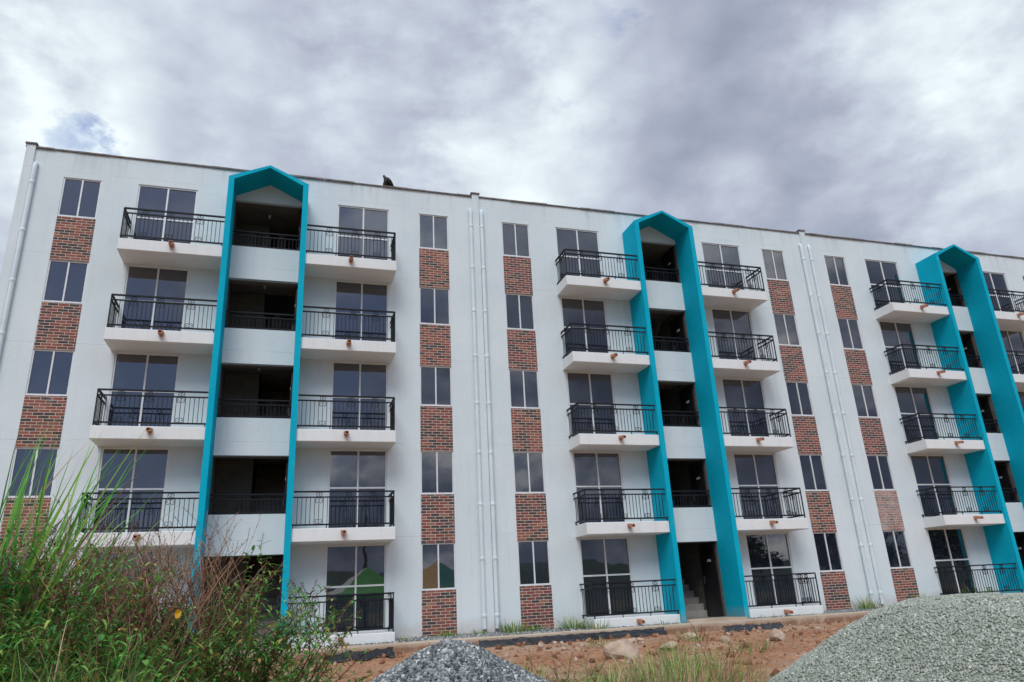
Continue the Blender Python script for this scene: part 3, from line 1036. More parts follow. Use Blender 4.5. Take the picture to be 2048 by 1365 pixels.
def stairwell_meshes():
    """inside of one stair bay: block side walls, landings, a half back wall, the stair behind"""
    m = MB()
    d = 5.0
    iw = 0.934
    z0, z1 = -1.12, 11.0
    ya = 0.004
    # side walls, far wall
    m.face([(-iw, ya, z0), (-iw, ya, z1), (-iw, d, z1), (-iw, d, z0)], 0)
    m.face([(iw, ya, z0), (iw, d, z0), (iw, d, z1), (iw, ya, z1)], 0)
    m.face([(-iw, d, z0), (iw, d, z0), (iw, d, z1), (-iw, d, z1)], 0)
    m.box(-iw, iw, ya, d, z1 + .04, z1 + .12, 1)
    m.box(-iw, iw, ya, d, z0 - .2, z0, 1)
    for k in range(1, 5):
        z = z0 + k * STOREY
        m.box(-iw + .001, iw - .001, ya + .105, 1.45, z - 0.16, z, 1)          # landing
        m.box(-iw + .001, iw - .001, ya + .105, 0.34, z - 0.36, z - 0.1605, 1)       # edge beam
    for k in range(5):
        z = z0 + k * STOREY
        m.box(-iw + .002, 0.0, 1.46, 1.58, z + .001, z + STOREY - 0.17, 0)          # block wall beside the flight
    return m.mesh('stairwell', [M['block'], M['raw']])


def stair_mesh():
    m = MB()
    n = 13
    rise = STOREY / n
    run = 0.25
    for i in range(n):
        m.box(0.012, 0.930, 0.95 + i * run, 0.95 + n * run, i * rise + (0.0006 if i else 0), (i + 1) * rise)
    return m.mesh('stair', M['step'])


def apt_door_mesh():
    m = MB()
    m.box(0.885, 0.930, 0.135, 0.92, 0.004, 2.02)
    m.box(0.866, 0.931, 0.925, 0.965, 0.004, 2.06)
    m.box(0.866, 0.931, 0.126, 0.966, 2.0605, 2.09)
    o = m.mesh('apartment_door', M['doorblack'])
    p = MB()
    p.box(0.874, 0.8845, 0.40, 0.58, 1.58, 1.65)
    h = MB()
    h.tube([(0.884, 0.86, 0.98), (0.85, 0.86, 0.98), (0.85, 0.83, 1.0), (0.85, 0.83, 1.15), (0.884, 0.83, 1.17)], 0.008, 6)
    return o, p.mesh('plaque', M['plaque']), h.mesh('handle', M['steel'])


def lamp_mesh():
    m = MB()
    m.tube([(0, 0.75, -0.165), (0, 0.75, -0.19), (0, 0.75, -0.20)], [0.045, 0.045, 0.025], 10)
    m.tube([(0, 0.75, -0.20), (0, 0.75, -0.23), (0, 0.75, -0.26), (0, 0.75, -0.275)], [0.014, 0.028, 0.028, 0.01], 10)
    return m.mesh('bulb_holder', M['plaque'])


swm, stm = stairwell_meshes(), stair_mesh()
adm, plm, hdm = apt_door_mesh()
lpm = lamp_mesh()

for ci, c in enumerate(CS):
    for k in range(5):
        z = k * STOREY
        for si, (a, b) in enumerate(WIN_U):
            w = link('window', wm, bld, (c + a, 0, z))
            link('pane', wg, w, (c + a, 0, z))
            me = bm_gr if k == 0 else bm_up
            lab = None
            if ci == 2 and si == 0 and k == 1:
                me = bm_wh; lab = 'brick panel with a whitish bloom over its bricks'
            link('brick_panel', me, bld, (c + a, 0, z), lab)
        for left in (True, False):
            s = -1 if left else 1
            a = DOOR_U[0 if left else 1][0]
            d = link('balcony_door', dm, bld, (c + a, 0, z - 0.93))
            link('pane', dg, d, (c + a, 0, z - 0.93))
            loc = (c + s * 2.33, -0.0012, z - 0.932)
            bo = link('balcony', (slabs_g if k == 0 else slabs)[left], bld, loc)
            link('railing', rails[left], bo, loc)
            link('drain_spout', spm, bo, loc)
    po = link('portal', ptm, bld, (c, 0, 0))
    bevel_mod(po, 0.012)
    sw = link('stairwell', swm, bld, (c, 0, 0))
    for k in range(1, 5):
        z = k * STOREY
        link('parapet_panel', spn, bld, (c, 0, z - 0.97))
        link('landing_railing', lrm, bld, (c, 0.02, z - 0.469))
    for k in range(5):
        z = -1.12 + k * STOREY
        if k < 4:
            link('stair', stm, sw, (c, 0, z))
        dd = link('apartment_door', adm, sw, (c, 0, z))
        link('plaque', plm, dd, (c, 0, z))
        link('handle', hdm, dd, (c, 0, z))
        link('bulb_holder', lpm, sw, (c, 0, z + STOREY - 0.01 if k < 4 else 11.19))

build_walkway()


# gravel strip between wall and walkway
def cubes(P, S, rng, jitter=0.32):
    """N jittered stone blocks: P centres (n,3), S half sizes (n,3)"""
    n = len(P)
    base = np.array([[-1, -1, -1], [1, -1, -1], [1, 1, -1], [-1, 1, -1], [-1, -1, 1], [1, -1, 1], [1, 1, 1], [-1, 1, 1]], float)
    v = base[None] * (1 + rng.uniform(-jitter, jitter, (n, 8, 3)) - 0.1)
    v = v * S[:, None, :]
    q = rng.normal(size=(n, 4)); q /= np.linalg.norm(q, axis=1, keepdims=True)
    w, x, y, z = q.T
    Rm = np.stack([1 - 2 * (y * y + z * z), 2 * (x * y - z * w), 2 * (x * z + y * w),
                   2 * (x * y + z * w), 1 - 2 * (x * x + z * z), 2 * (y * z - x * w),
                   2 * (x * z - y * w), 2 * (y * z + x * w), 1 - 2 * (x * x + y * y)], 1).reshape(n, 3, 3)
    v = np.einsum('nij,nkj->nki', Rm, v) + P[:, None, :]
    f = np.array([[0, 3, 2, 1], [4, 5, 6, 7], [0, 1, 5, 4], [1, 2, 6, 5], [2, 3, 7, 6], [3, 0, 4, 7]])
    F = (f[None] + 8 * np.arange(n)[:, None, None]).reshape(-1, 4)
    return v.reshape(-1, 3), F


def build_gravel_strip():
    rng = np.random.default_rng(5)
    n = 26000
    x = rng.uniform(4.5, 36, n)
    y = rng.uniform(-1.04, -0.01, n)
    dc = np.min([np.abs(x - c) for c in CS], axis=0)
    ok = ~((dc < 1.1) & (y > -0.96)) & ~((dc < 3.64) & (y > -0.90)) & ~(dc < .95)
    x, y = x[ok], y[ok]
    z = -1.135 - 0.035 * np.clip(-y, 0, 1) + 0.02 * fbm(x * 2, y * 2, 9)
    P = np.stack([x, y, z], 1)
    s = rng.uniform(0.010, 0.024, len(P))
    S = np.stack([s * rng.uniform(.8, 1.3, len(P)), s, s * rng.uniform(.5, .9, len(P))], 1)
    V, F = cubes(P, S, rng)
    link('gravel_strip', fast_mesh('gravel_strip', V, F, M['stone_dark']), None, (0, 0, 0),
         'grey gravel strewn along the foot of the white wall', 'gravel', None, 'stuff')


build_gravel_strip()


# ------------------------------------------------------------------ gravel piles
def pile(name, cx, cy, rad, top, base, r0, slope, mat, smin, smax, density, seed, label, rise=1.0):
    rng = np.random.default_rng(seed)
    H = top - base

    def hz(x, y):
        r = np.hypot(x - cx, y - cy)
        th = np.arctan2(y - cy, x - cx)
        r = r * (1 + 0.07 * np.sin(2 * th + seed) + 0.04 * np.sin(5 * th + seed * 2)) - r0
        h = top - slope * np.log1p(np.exp(np.clip(r * 5.0, -40, 40))) / 5.0
        return h + 0.09 * fbm(x * 1.6, y * 1.6, seed) + 0.05 * fbm(x * 5, y * 5, seed + 5)
    n = 70
    xs = np.linspace(cx - rad * 1.25, cx + rad * 1.25, n); ys = np.linspace(cy - rad * 1.25, cy + rad * 1.25, n)
    X, Y = np.meshgrid(xs, ys)
    Z = np.maximum(hz(X, Y) - smin * 0.8, base - 0.4)
    V0 = np.stack([X, Y, Z], -1).reshape(-1, 3)
    i = np.arange(n * n).reshape(n, n)
    F0 = np.stack([i[:-1, :-1], i[:-1, 1:], i[1:, 1:], i[1:, :-1]], -1).reshape(-1, 4)
    N_ = int(density * math.pi * rad * rad)
    r = np.sqrt(rng.uniform(0, 1, N_)) * rad * 1.12; th = rng.uniform(0, 2 * math.pi, N_)
    x = cx + r * np.cos(th); y = cy + r * np.sin(th)
    z = hz(x, y)
    ok = z > base - 0.1
    x, y, z = x[ok], y[ok], z[ok]
    ns = int(N_ * 0.10)                                  # stones that rolled off onto the dirt
    rs = rad * (0.8 + np.abs(rng.normal(0, 0.28, ns))); ts = rng.uniform(0, 2 * math.pi, ns)
    xs2 = cx + rs * np.cos(ts); ys2 = cy + rs * np.sin(ts)
    zs2 = np.maximum(ground_z(xs2, ys2), hz(xs2, ys2))
    x = np.concatenate([x, xs2]); y = np.concatenate([y, ys2]); z = np.concatenate([z, zs2])
    P = np.stack([x, y, z + rng.uniform(-.3, .6, len(x)) * smin], 1)
    s = rng.uniform(0, 1, len(P)) ** 1.8 * (smax - smin) + smin
    S = np.stack([s * rng.uniform(.8, 1.35, len(P)), s, s * rng.uniform(.5, .95, len(P))], 1)
    V, F = cubes(P, S, rng)
    Vt = np.concatenate([V0, V]); Ft = np.concatenate([F0, F + len(V0)])
    mi = np.concatenate([np.zeros(len(F0), int), np.ones(len(F), int)])
    off = np.array([cx, cy, base])
    link(name, fast_mesh(name, Vt - off, Ft, [M['under_pale'] if mat is M['stone_pale'] else M['under'], mat], mi), None, (cx, cy, base), label, 'gravel pile')


pile('gravel_pile', 7.62, -13.60, 1.75, -0.565, -1.56, 0.10, 0.58, M['stone_dark'], 0.008, 0.018, 4200, 3,
     'small low heap of coarse blue-grey and white crushed stone on the dirt')
pile('gravel_pile', 12.22, -14.55, 2.75, -0.475, -1.62, 0.70, 0.60, M['stone_pale'], 0.0055, 0.0105, 6500, 8,
     'large heap of fine pale greenish-grey gravel in the right foreground')


# ------------------------------------------------------------------ rocks, clods, plastic
def rock_mesh(sx, sy, sz, seed):
    import bmesh
    bm = bmesh.new()
    bmesh.ops.create_icosphere(bm, subdivisions=3, radius=1.0)
    rnd = random.Random(seed)
    planes = []
    for _ in range(9):
        v = np.array([rnd.gauss(0, 1) for _ in range(3)]); v /= np.linalg.norm(v)
        planes.append((v, rnd.uniform(0.55, 0.9)))
    for v in bm.verts:
        p = np.array(v.co)
        for nrm, d in planes:
            k = p @ nrm - d
            if k > 0:
                p = p - nrm * k
        p = p * (1 + 0.06 * (rnd.random() - .5))
        v.co = (p[0] * sx, p[1] * sy, p[2] * sz)
    me = bpy.data.meshes.new('rock')
    bm.to_mesh(me); bm.free()
    me.materials.append(M['rock'])
    return me


for x, y, s, lab in ((12.35, -6.6, (0.34, 0.25, 0.27), 'biggest pale brown boulder lying on the red dirt beside the grass'),
                     (16.1, -6.1, (0.22, 0.16, 0.17), 'pale rock standing on the dirt left of the large gravel heap'),
                     (15.0, -5.9, (0.16, 0.13, 0.10), 'whitish lump of rock on the dirt in front of the second portal'),
                     (16.9, -8.1, (0.14, 0.11, 0.07), 'small dark brown rock at the foot of the large gravel heap'),
                     (15.6, -3.3, (0.20, 0.12, 0.09), 'pale broken stone at the left end of the short plastic strip'),
                     (11.9, -3.3, (0.10, 0.08, 0.07), 'small round tan stone left of the plastic sheet end'),
                     (13.6, -4.3, (0.12, 0.10, 0.08), 'small tan stone on the dirt just below the long plastic sheet'),
                     (14.0, -4.0, (0.09, 0.08, 0.06), 'tiny pale stone beside the tan one below the plastic sheet'),
                     (13.7, -5.9, (0.22, 0.17, 0.11), 'reddish dirt-covered stone right behind the biggest boulder')):
    z = float(ground_z(x, y))
    o = link('rock', rock_mesh(*s, seed=int(x * 100)), None, (x, y, z + s[2] * 0.45), lab, 'rock', 'rocks lying on the red dirt')
    o.rotation_euler = (0.1, 0.15, x * 3)


def build_clods():
    rng = np.random.default_rng(21)
    n = 16000
    x = rng.uniform(3, 24, n); y = rng.uniform(-13, -2.1, n)
    keep = fbm(x * 0.6, y * 0.6, 40) > rng.uniform(-.25, .25, n)
    x, y = x[keep], y[keep]
    s = rng.uniform(0, 1, len(x)) ** 12 * 0.05 + 0.008
    P = np.stack([x, y, ground_z(x, y) + s * 0.3], 1)
    S = np.stack([s * rng.uniform(.8, 1.4, len(s)), s, s * rng.uniform(.5, .9, len(s))], 1)
    V, F = cubes(P, S, rng, 0.2)
    link('dirt_clods', fast_mesh('dirt_clods', V, F, M['clod']), None, (0, 0, 0),
         'loose clods and pebbles scattered over the red dirt', 'dirt clods', None, 'stuff')


build_clods()


def tarp_mesh(x0, x1, y0, width, seed, n=90):
    """a crumpled strip of black plastic lying in the dirt along the walkway's kerb"""
    V = []
    k = 9
    for i in range(n + 1):
        x = x0 + (x1 - x0) * i / n
        ww = width * (0.75 + 0.5 * float(vnoise(np.array(i * 0.17), np.array(0.0), seed)))
        yy = y0 + 0.16 * float(fbm(np.array(i * 0.06), np.array(3.0), seed))
        for j in range(k + 1):
            t = j / k
            y = yy - ww * t
            g = float(ground_z(x, y))
            z = g + 0.02 + 0.13 * (1 - t) ** 2 + 0.11 * abs(float(fbm(np.array(i * 0.35), np.array(j * 0.5), seed + 3))) + 0.03 * math.sin(math.pi * t)
            V.append((x + 0.02 * math.sin(j + i), y, z))
    i = np.arange((n + 1) * (k + 1)).reshape(n + 1, k + 1)
    F = np.stack([i[:-1, :-1], i[:-1, 1:], i[1:, 1:], i[1:, :-1]], -1).reshape(-1, 4)
    o = np.array([x0, y0, -1.4])
    me = fast_mesh('plastic_sheet', np.array(V) - o, F, M['tarp'])
    me.polygons.foreach_set('use_smooth', [True] * len(me.polygons))
    return me, tuple(o)


for a, lab in (((10.75, 15.6, -2.12, 0.19, 5), 'long crumpled black plastic sheet along the kerb of the walkway'),
               ((16.8, 18.5, -2.9, 0.13, 9), 'short strip of black plastic on the dirt in front of the second portal'),
               ((7.2, 8.6, -3.3, 0.30, 13), 'torn black plastic scrap on the dirt left of the small stone heap')):
    me, lc = tarp_mesh(*a)
    o = link('plastic_sheet', me, None, lc, lab, 'plastic sheet', 'black plastic on the dirt')
    so = o.modifiers.new('thickness', 'SOLIDIFY'); so.thickness = 0.004


# ------------------------------------------------------------------ vulture on the roof edge
def build_vulture():
    m = MB()
    # body, facing -X: one lofted skin from tail to bill
    secs = [(0.265, 0.000, .030, .008), (0.20, 0.055, .060, .035), (0.12, 0.105, .085, .075), (0.05, 0.16, .100, .095), (0.0, 0.215, .095, .090),
            (-0.045, 0.27, .070, .068), (-0.075, 0.315, .042, .045), (-0.088, 0.345, .032, .034), (-0.095, 0.368, .028, .028), (-0.112, 0.358, .020, .022),
            (-0.125, 0.325, .010, .012), (-0.128, 0.298, .004, .005)]
    S = 12
    b = 0
    for i, (x, z, wy, wz) in enumerate(secs):
        p0 = secs[max(i - 1, 0)]; p1 = secs[min(i + 1, len(secs) - 1)]
        tx, tz = p1[0] - p0[0], p1[1] - p0[1]
        l = math.hypot(tx, tz); nx, nz = -tz / l, tx / l
        for k in range(S):
            a = 2 * math.pi * k / S
            m.v.append((x + nx * wz * math.sin(a), wy * math.cos(a), z + nz * wz * math.sin(a)))
    for i in range(len(secs) - 1):
        for k in range(S):
            k2 = (k + 1) % S
            m.f.append((i * S + k, i * S + k2, (i + 1) * S + k2, (i + 1) * S + k)); m.mi.append(0)
    m.f.append(tuple(range(S))); m.mi.append(0)
    m.f.append(tuple(range((len(secs) - 1) * S, len(secs) * S))[::-1]); m.mi.append(0)
    for s in (-1, 1):                                       # folded wings, drooped feather ends
        m.tube([(-0.05, s * .075, .25), (-0.01, s * .115, .19), (0.06, s * .120, .12), (0.15, s * .085, .055), (0.23, s * .04, .02)],
               [.03, .065, .07, .045, .008], 8)
        m.tube([(-0.075, s * .10, .16), (-0.055, s * .11, .10), (-0.02, s * .10, .04)], [.022, .04, .012], 8)
        m.tube([(-0.02, s * .05, .12), (-0.03, s * .055, .05), (-0.03, s * .055, 0.0)], [.03, .014, .009], 6)
        for t in (-1, 0, 1):
            m.tube([(-0.03, s * .055, 0.006), (-0.085, s * .055 + t * .03, 0.004)], [.009, .004], 5)
        m.tube([(-0.03, s * .055, 0.006), (0.01, s * .055, 0.004)], [.009, .004], 5)
    o = link('black_vulture', m.mesh('black_vulture', M['feather'], True), None, (8.80, -0.005, 12.06),
             'black vulture perched on the roof edge, facing left', 'bird')
    o.rotation_euler = (0, 0, R(12))
    o.scale = (0.95, 0.95, 0.95)


build_vulture()


# ------------------------------------------------------------------ plants
def rot2(a):
    return math.cos(a), math.sin(a)


def add_blade(m, rnd, x, y, z, az, length, w, bend, mi=0, seg=5, lean=0.1):
    dx, dy = rot2(az)
    side = (-dy, dx, 0)
    pts = []; ws = []
    px, pz = 0.0, 0.0
    ang = math.pi / 2 - lean
    for i in range(seg + 1):
        t = i / seg
        pts.append((x + dx * px, y + dy * px, z + pz))
        ws.append(w * (0.75 + 0.5 * t) * (1 - t ** 2.2) + 0.0003)
        px += math.cos(ang) * length / seg; pz += math.sin(ang) * length / seg
        ang -= bend / seg * (0.5 + t)
    m.ribbon(pts, ws, side, mi)


def add_leaf(m, p, az, pitch, length, w, mi=0, fold=0.25, droop=0.5):
    """lance-shaped leaf folded along its midrib"""
    dx, dy = rot2(az)
    sx, sy = -dy, dx
    b = len(m.v)
    cx, cz = 0.0, 0.0
    a = pitch
    ts = (0.0, 0.3, 0.65, 1.0)
    wd = (0.08, 1.0, 0.8, 0.0)
    for i, (t, k) in enumerate(zip(ts, wd)):
        if i:
            st = (t - ts[i - 1]) * length
            cx += math.cos(a) * st; cz += math.sin(a) * st
            a -= droop * 0.4
        q = (p[0] + dx * cx, p[1] + dy * cx, p[2] + cz)
        ww = w * k
        m.v += [(q[0] - sx * ww, q[1] - sy * ww, q[2] + ww * fold), q, (q[0] + sx * ww, q[1] + sy * ww, q[2] + ww * fold)]
    for i in range(3):
        k = b + i * 3
        m.f += [(k, k + 1, k + 4, k + 3), (k + 1, k + 2, k + 5, k + 4)]
        m.mi += [mi, mi]


def stem_pts(rnd, x, y, z, az, length, lean, curve, seg=7, wob=0.05):
    pts = []
    ang = math.pi / 2 - lean
    px, pz, a = 0.0, 0.0, az
    X, Y, Z = x, y, z
    for i in range(seg + 1):
        pts.append((X, Y, Z))
        st = length / seg
        X += math.cos(a) * math.cos(ang) * st; Y += math.sin(a) * math.cos(ang) * st; Z += math.sin(ang) * st
        ang -= curve / seg + rnd.uniform(-wob, wob)
        a += rnd.uniform(-wob, wob) * 3
    return pts


def interp(pts, t):
    f = t * (len(pts) - 1); i = min(int(f), len(pts) - 2); k = f - i
    return tuple(pts[i][j] * (1 - k) + pts[i + 1][j] * k for j in range(3))


# knotweed-like weed: reddish jointed stems, narrow leaves, brown seed spikes   mats: stem, leaf, seed
def add_weed_stem(m, rnd, x, y, z, az, length, lean, curve, leafy=1.0, seedy=0.7, lsize=0.075, depth=0):
    pts = stem_pts(rnd, x, y, z, az, length, lean, curve, 8)
    r0 = 0.0042 if depth == 0 else 0.0024
    m.tube(pts, [r0 * (1 - 0.6 * i / 8) for i in range(9)], 3, 0, caps=False)
    n = int(length / 0.024)
    start = 0.25 if depth == 0 else 0.1
    for i in range(n):
        t = start + (1 - start) * (i + rnd.random()) / n
        p = interp(pts, min(t, 1))
        if rnd.random() < leafy * (1.0 - 0.5 * t):
            add_leaf(m, p, rnd.uniform(0, 6.28), rnd.uniform(-0.3, 0.8), lsize * rnd.uniform(.55, 1.2), lsize * rnd.uniform(.085, .13), 1, 0.3, rnd.uniform(0.2, 1.3))
    if rnd.random() < seedy:
        k = int(length * 0.3 / 0.006)
        for i in range(k):
            t = 0.70 + 0.30 * i / k
            p = interp(pts, t)
            a = rnd.uniform(0, 6.28)
            add_leaf(m, p, a, rnd.uniform(-.2, .9), rnd.uniform(.009, .019), 0.0034, 2, 0.5, 0.2)
    if depth == 0:
        for i in range(rnd.randint(4, 7)):
            t = rnd.uniform(0.3, 0.92)
            p = interp(pts, t)
            add_weed_stem(m, rnd, *p, rnd.uniform(0, 6.28), length * rnd.uniform(.18, .42), rnd.uniform(.4, 1.1), rnd.uniform(0, .9), leafy, seedy, lsize * .9, 1)


def weed(name, x, y, n, h, spread, seed, label, cat, leafy=1.0, seedy=0.7, az0=None, lsize=0.075, lean=(0.02, 0.55), group=None):
    rnd = random.Random(seed)
    m = MB()
    for i in range(n):
        a = rnd.uniform(0, 6.28)
        rr = spread * math.sqrt(rnd.random())
        sx, sy = rr * math.cos(a), rr * math.sin(a)
        az = a if az0 is None else az0 + rnd.uniform(-0.9, 0.9)
        zz = float(ground_z(x + sx, y + sy)) - float(ground_z(x, y))
        add_weed_stem(m, rnd, sx, sy, zz - 0.03, az, h * rnd.uniform(.6, 1.08), rnd.uniform(*lean), rnd.uniform(0.1, 0.9), leafy, seedy, lsize)
    return link(name, m.mesh(name, [M['stem'], M['leaf'], M['seed']]), None, (x, y, float(ground_z(x, y))), label, cat, group)


def twig_bush(x, y, n, h, seed, label, az0, group=None):
    """leafless thin brown twigs fanning up, with tiny seeds"""
    rnd = random.Random(seed)
    m = MB()
    for i in range(n):
        a = rnd.uniform(0, 6.28)
        rr = 0.26 * math.sqrt(rnd.random())
        sx, sy = rr * math.cos(a), rr * math.sin(a)
        zz = float(ground_z(x + sx, y + sy)) - float(ground_z(x, y))
        pts = stem_pts(rnd, sx, sy, zz - .03, az0 + rnd.uniform(-1.2, 1.2), h * rnd.uniform(.55, 1.1), rnd.uniform(.0, .6), rnd.uniform(-.1, .5), 8)
        m.tube(pts, [0.0028 * (1 - .55 * k / 8) for k in range(9)], 3, 0, caps=False)
        for j in range(rnd.randint(5, 9)):
            t = rnd.uniform(.3, .97)
            p = interp(pts, t)
            q = stem_pts(rnd, *p, rnd.uniform(0, 6.28), h * rnd.uniform(.10, .30), rnd.uniform(.2, .8), rnd.uniform(-.2, .4), 4)
            m.tube(q, 0.0013, 3, 0, caps=False)
            for s in range(rnd.randint(3, 8)):
                pp = interp(q, rnd.uniform(.3, 1))
                add_leaf(m, pp, rnd.uniform(0, 6.28), rnd.uniform(-.4, .8), rnd.uniform(.008, .02), .003, 1, .4, .2)
    return link('dry_weed', m.mesh('dry_weed', [M['drystem'], M['seed']]), None, (x, y, float(ground_z(x, y))), label, 'dry weed', group)


def tall_grass(x, y, n, h, spread, w, seed, label, az_bias=None, bend=(0.2, 1.3), mat='reed', name='tall_grass', cat='grass clump', group=None, lean=(0, .45), dry=0.0):
    rnd = random.Random(seed)
    m = MB()
    for i in range(n):
        a = rnd.uniform(0, 6.28)
        rr = spread * math.sqrt(rnd.random())
        sx, sy = rr * math.cos(a), rr * math.sin(a)
        az = a + rnd.uniform(-.6, .6) if az_bias is None else az_bias + rnd.uniform(-1, 1)
        zz = float(ground_z(x + sx, y + sy)) - float(ground_z(x, y))
        add_blade(m, rnd, sx, sy, zz - .02, az, h * rnd.uniform(.5, 1.08), w * rnd.uniform(.6, 1.2), rnd.uniform(*bend), 1 if rnd.random() < dry else 0, 7, rnd.uniform(*lean))
    return link(name, m.mesh(name, [M[mat], M['straw']]), None, (x, y, float(ground_z(x, y))), label, cat, group)


def build_bank_cover():
    """the dense low growth of the bank: grass, straw, little leaves"""
    rnd = random.Random(77)
    m = MB()
    n = 0
    while n < 30000:
        x = rnd.uniform(3.3, 7.1); y = rnd.uniform(-17.2, -13.2)
        # plot of the bank seen from the photo; denser to the left
        d = float(smooth(6.45, 5.6, x))
        if rnd.random() > 0.04 + d:
            continue
        n += 1
        z = float(ground_z(x, y)) - 0.02
        k = rnd.random()
        if k < 0.44:
            add_blade(m, rnd, x, y, z, rnd.uniform(0, 6.28), rnd.uniform(.14, .30 + .22 * d), rnd.uniform(.0018, .0052), rnd.uniform(.3, 2.0), 0, 4, rnd.uniform(0, .7))
        elif k < 0.85:
            add_blade(m, rnd, x, y, z, rnd.uniform(0, 6.28), rnd.uniform(.16, .34 + .22 * d), rnd.uniform(.0010, .0026), rnd.uniform(.2, 2.4), 1, 4, rnd.uniform(0, .9))
        else:
            h = rnd.uniform(.06, .22 + .22 * d)
            for q in range(rnd.randint(3, 7)):
                add_leaf(m, (x + rnd.uniform(-.03, .03), y + rnd.uniform(-.03, .03), z + h * rnd.uniform(.4, 1)), rnd.uniform(0, 6.28), rnd.uniform(-.3, .7),
                         rnd.uniform(.03, .08), rnd.uniform(.006, .016), 2, .25, .8)
    link('undergrowth', m.mesh('undergrowth', [M['blade'], M['straw'], M['leaf']]), None, (0, 0, 0),
         'matted green and straw-brown undergrowth covering the bank at lower left', 'undergrowth', None, 'stuff')


build_bank_cover()

# tall reed grass at the far left
tall_grass(4.95, -15.6, 95, 1.36, 0.22, 0.0125, 5, 'tall bright green grass clump with long arching blades at the far left of the bank', 0.25, (0.05, 0.75), lean=(-.15, .55), dry=0.05)
tall_grass(6.02, -15.35, 26, 0.98, 0.10, 0.0095, 6, 'upright dark green grass blades in front of the left leg of the first portal', None, (0.1, 0.9), lean=(0, .4))
tall_grass(6.22, -15.3, 30, 0.95, 0.16, 0.0095, 7, 'stiff green grass blades leaning right in front of the right leg of the first portal', 0.2, (0.1, 0.9), lean=(0.05, .8))

# leafy reddish weeds
WG = 'leafy weeds on the bank'
weed('leafy_weed', 6.02, -15.40, 40, 1.02, 0.22, 11, 'bushy knotted weed with brown seed spikes in front of the dark ground-floor entrance', 'weed', 1.3, .8, 0.2, group=WG)
weed('leafy_weed', 6.13, -15.3, 7, 1.12, 0.10, 12, 'reddish-stemmed weed leaning right over the teal right leg of the first portal', 'weed', .8, .95, 0.1, lean=(.15, .5), group=WG)
weed('leafy_weed', 5.12, -16.0, 40, .74, 0.30, 13, 'dense green narrow-leaved weed at the foot of the tall grass clump', 'weed', 1.6, .3, None, .065, group=WG)
weed('leafy_weed', 5.55, -15.8, 44, .66, 0.28, 14, 'narrow-leaved weed in the middle of the bank below the dry twigs', 'weed', 1.5, .4, None, .07, group=WG)
weed('leafy_weed', 6.02, -15.9, 30, .56, 0.22, 15, 'low leafy weed at the right end of the bank', 'weed', 1.5, .3, None, .075, group=WG)
weed('leafy_weed', 4.62, -15.55, 40, .86, 0.30, 16, 'weed with brownish stems at the left edge under the brick panel', 'weed', 1.3, .8, None, .055, group=WG)
weed('leafy_weed', 5.95, -15.5, 1, 1.32, 0.01, 17, 'single tall thin stalk with drooping leaves standing before the first parapet', 'weed', .4, 0, 1.5, .06, lean=(0.0, .05), group=WG)
weed('leafy_weed', 5.00, -15.1, 30, .82, 0.30, 18, 'fine-leaved weed between the tall grass clump and the lowest left balcony', 'weed', 1.2, .6, 0.3, .05, group=WG)

# dry twiggy weeds
DG = 'dry twiggy weeds on the bank'
twig_bush(5.42, -15.45, 85, .80, 21, 'leafless brown twiggy weed in front of the lowest left balcony', 0.5, DG)
twig_bush(5.68, -15.35, 80, .92, 22, 'fan of reddish-brown twigs leaning right toward the first teal portal', 0.2, DG)
twig_bush(5.10, -15.6, 60, .85, 23, 'thin brown twigs rising between the tall grass and the lowest balcony', 0.9, DG)


def broad_plant(x, y, n, seed, label, size=0.07, h=0.25):
    rnd = random.Random(seed)
    m = MB()
    for i in range(n):
        a = rnd.uniform(0, 6.28); rr = 0.22 * math.sqrt(rnd.random())
        sx, sy = rr * math.cos(a), rr * math.sin(a)
        hh = h * rnd.uniform(.4, 1.1)
        zz = float(ground_z(x + sx, y + sy)) - float(ground_z(x, y))
        m.tube([(sx, sy, zz - .02), (sx + .01, sy, zz + hh)], .002, 3, 1, caps=False)
        b = rnd.uniform(0, 6.28)
        for k in range(3):
            add_leaf(m, (sx + .01, sy, zz + hh), b + k * 2.1 + rnd.uniform(-.2, .2), rnd.uniform(-.2, .5), size * rnd.uniform(.8, 1.2), size * .36, 0, .2, .5)
    return link('broad_leaf_weed', m.mesh('broad_leaf_weed', [M['broad'], M['stem']]), None, (x, y, float(ground_z(x, y))), label, 'weed', 'broad-leaved weeds')


broad_plant(5.0, -16.0, 26, 31, 'round-leaved green vine tangle at the left edge of the bank', .08, .45)
broad_plant(6.62, -16.15, 24, 32, 'bluish-green three-leaved plant at the bottom of the photo right of the bank', .075, .42)
broad_plant(6.35, -15.75, 18, 33, 'three-leaved plant under the bushy knotted weed', .06, .34)


def yellow_leaf():
    m = MB()
    n = 14
    cen = (0, 0, 0)
    pts = []
    for i in range(n):
        a = 2 * math.pi * i / n
        r = 0.017 * (1 + 0.45 * max(0, math.cos(a - 4.5)) ** 3 + 0.05 * math.sin(6 * a))
        pts.append((r * math.cos(a) * .85, 0.007 * math.sin(2 * a + 1), r * math.sin(a)))
    for i in range(n):
        m.face([cen, pts[i], pts[(i + 1) % n]], 0)
    m.tube([(0, 0, .022), (.004, .005, .05), (.0, .02, .07)], .0012, 4, 1)
    link('yellow_leaf', m.mesh('yellow_leaf', [M['yellow'], M['stem']]), None, (5.80, -16.05, -0.305),
         'single round yellow leaf hanging among the weeds', 'leaf')


yellow_leaf()

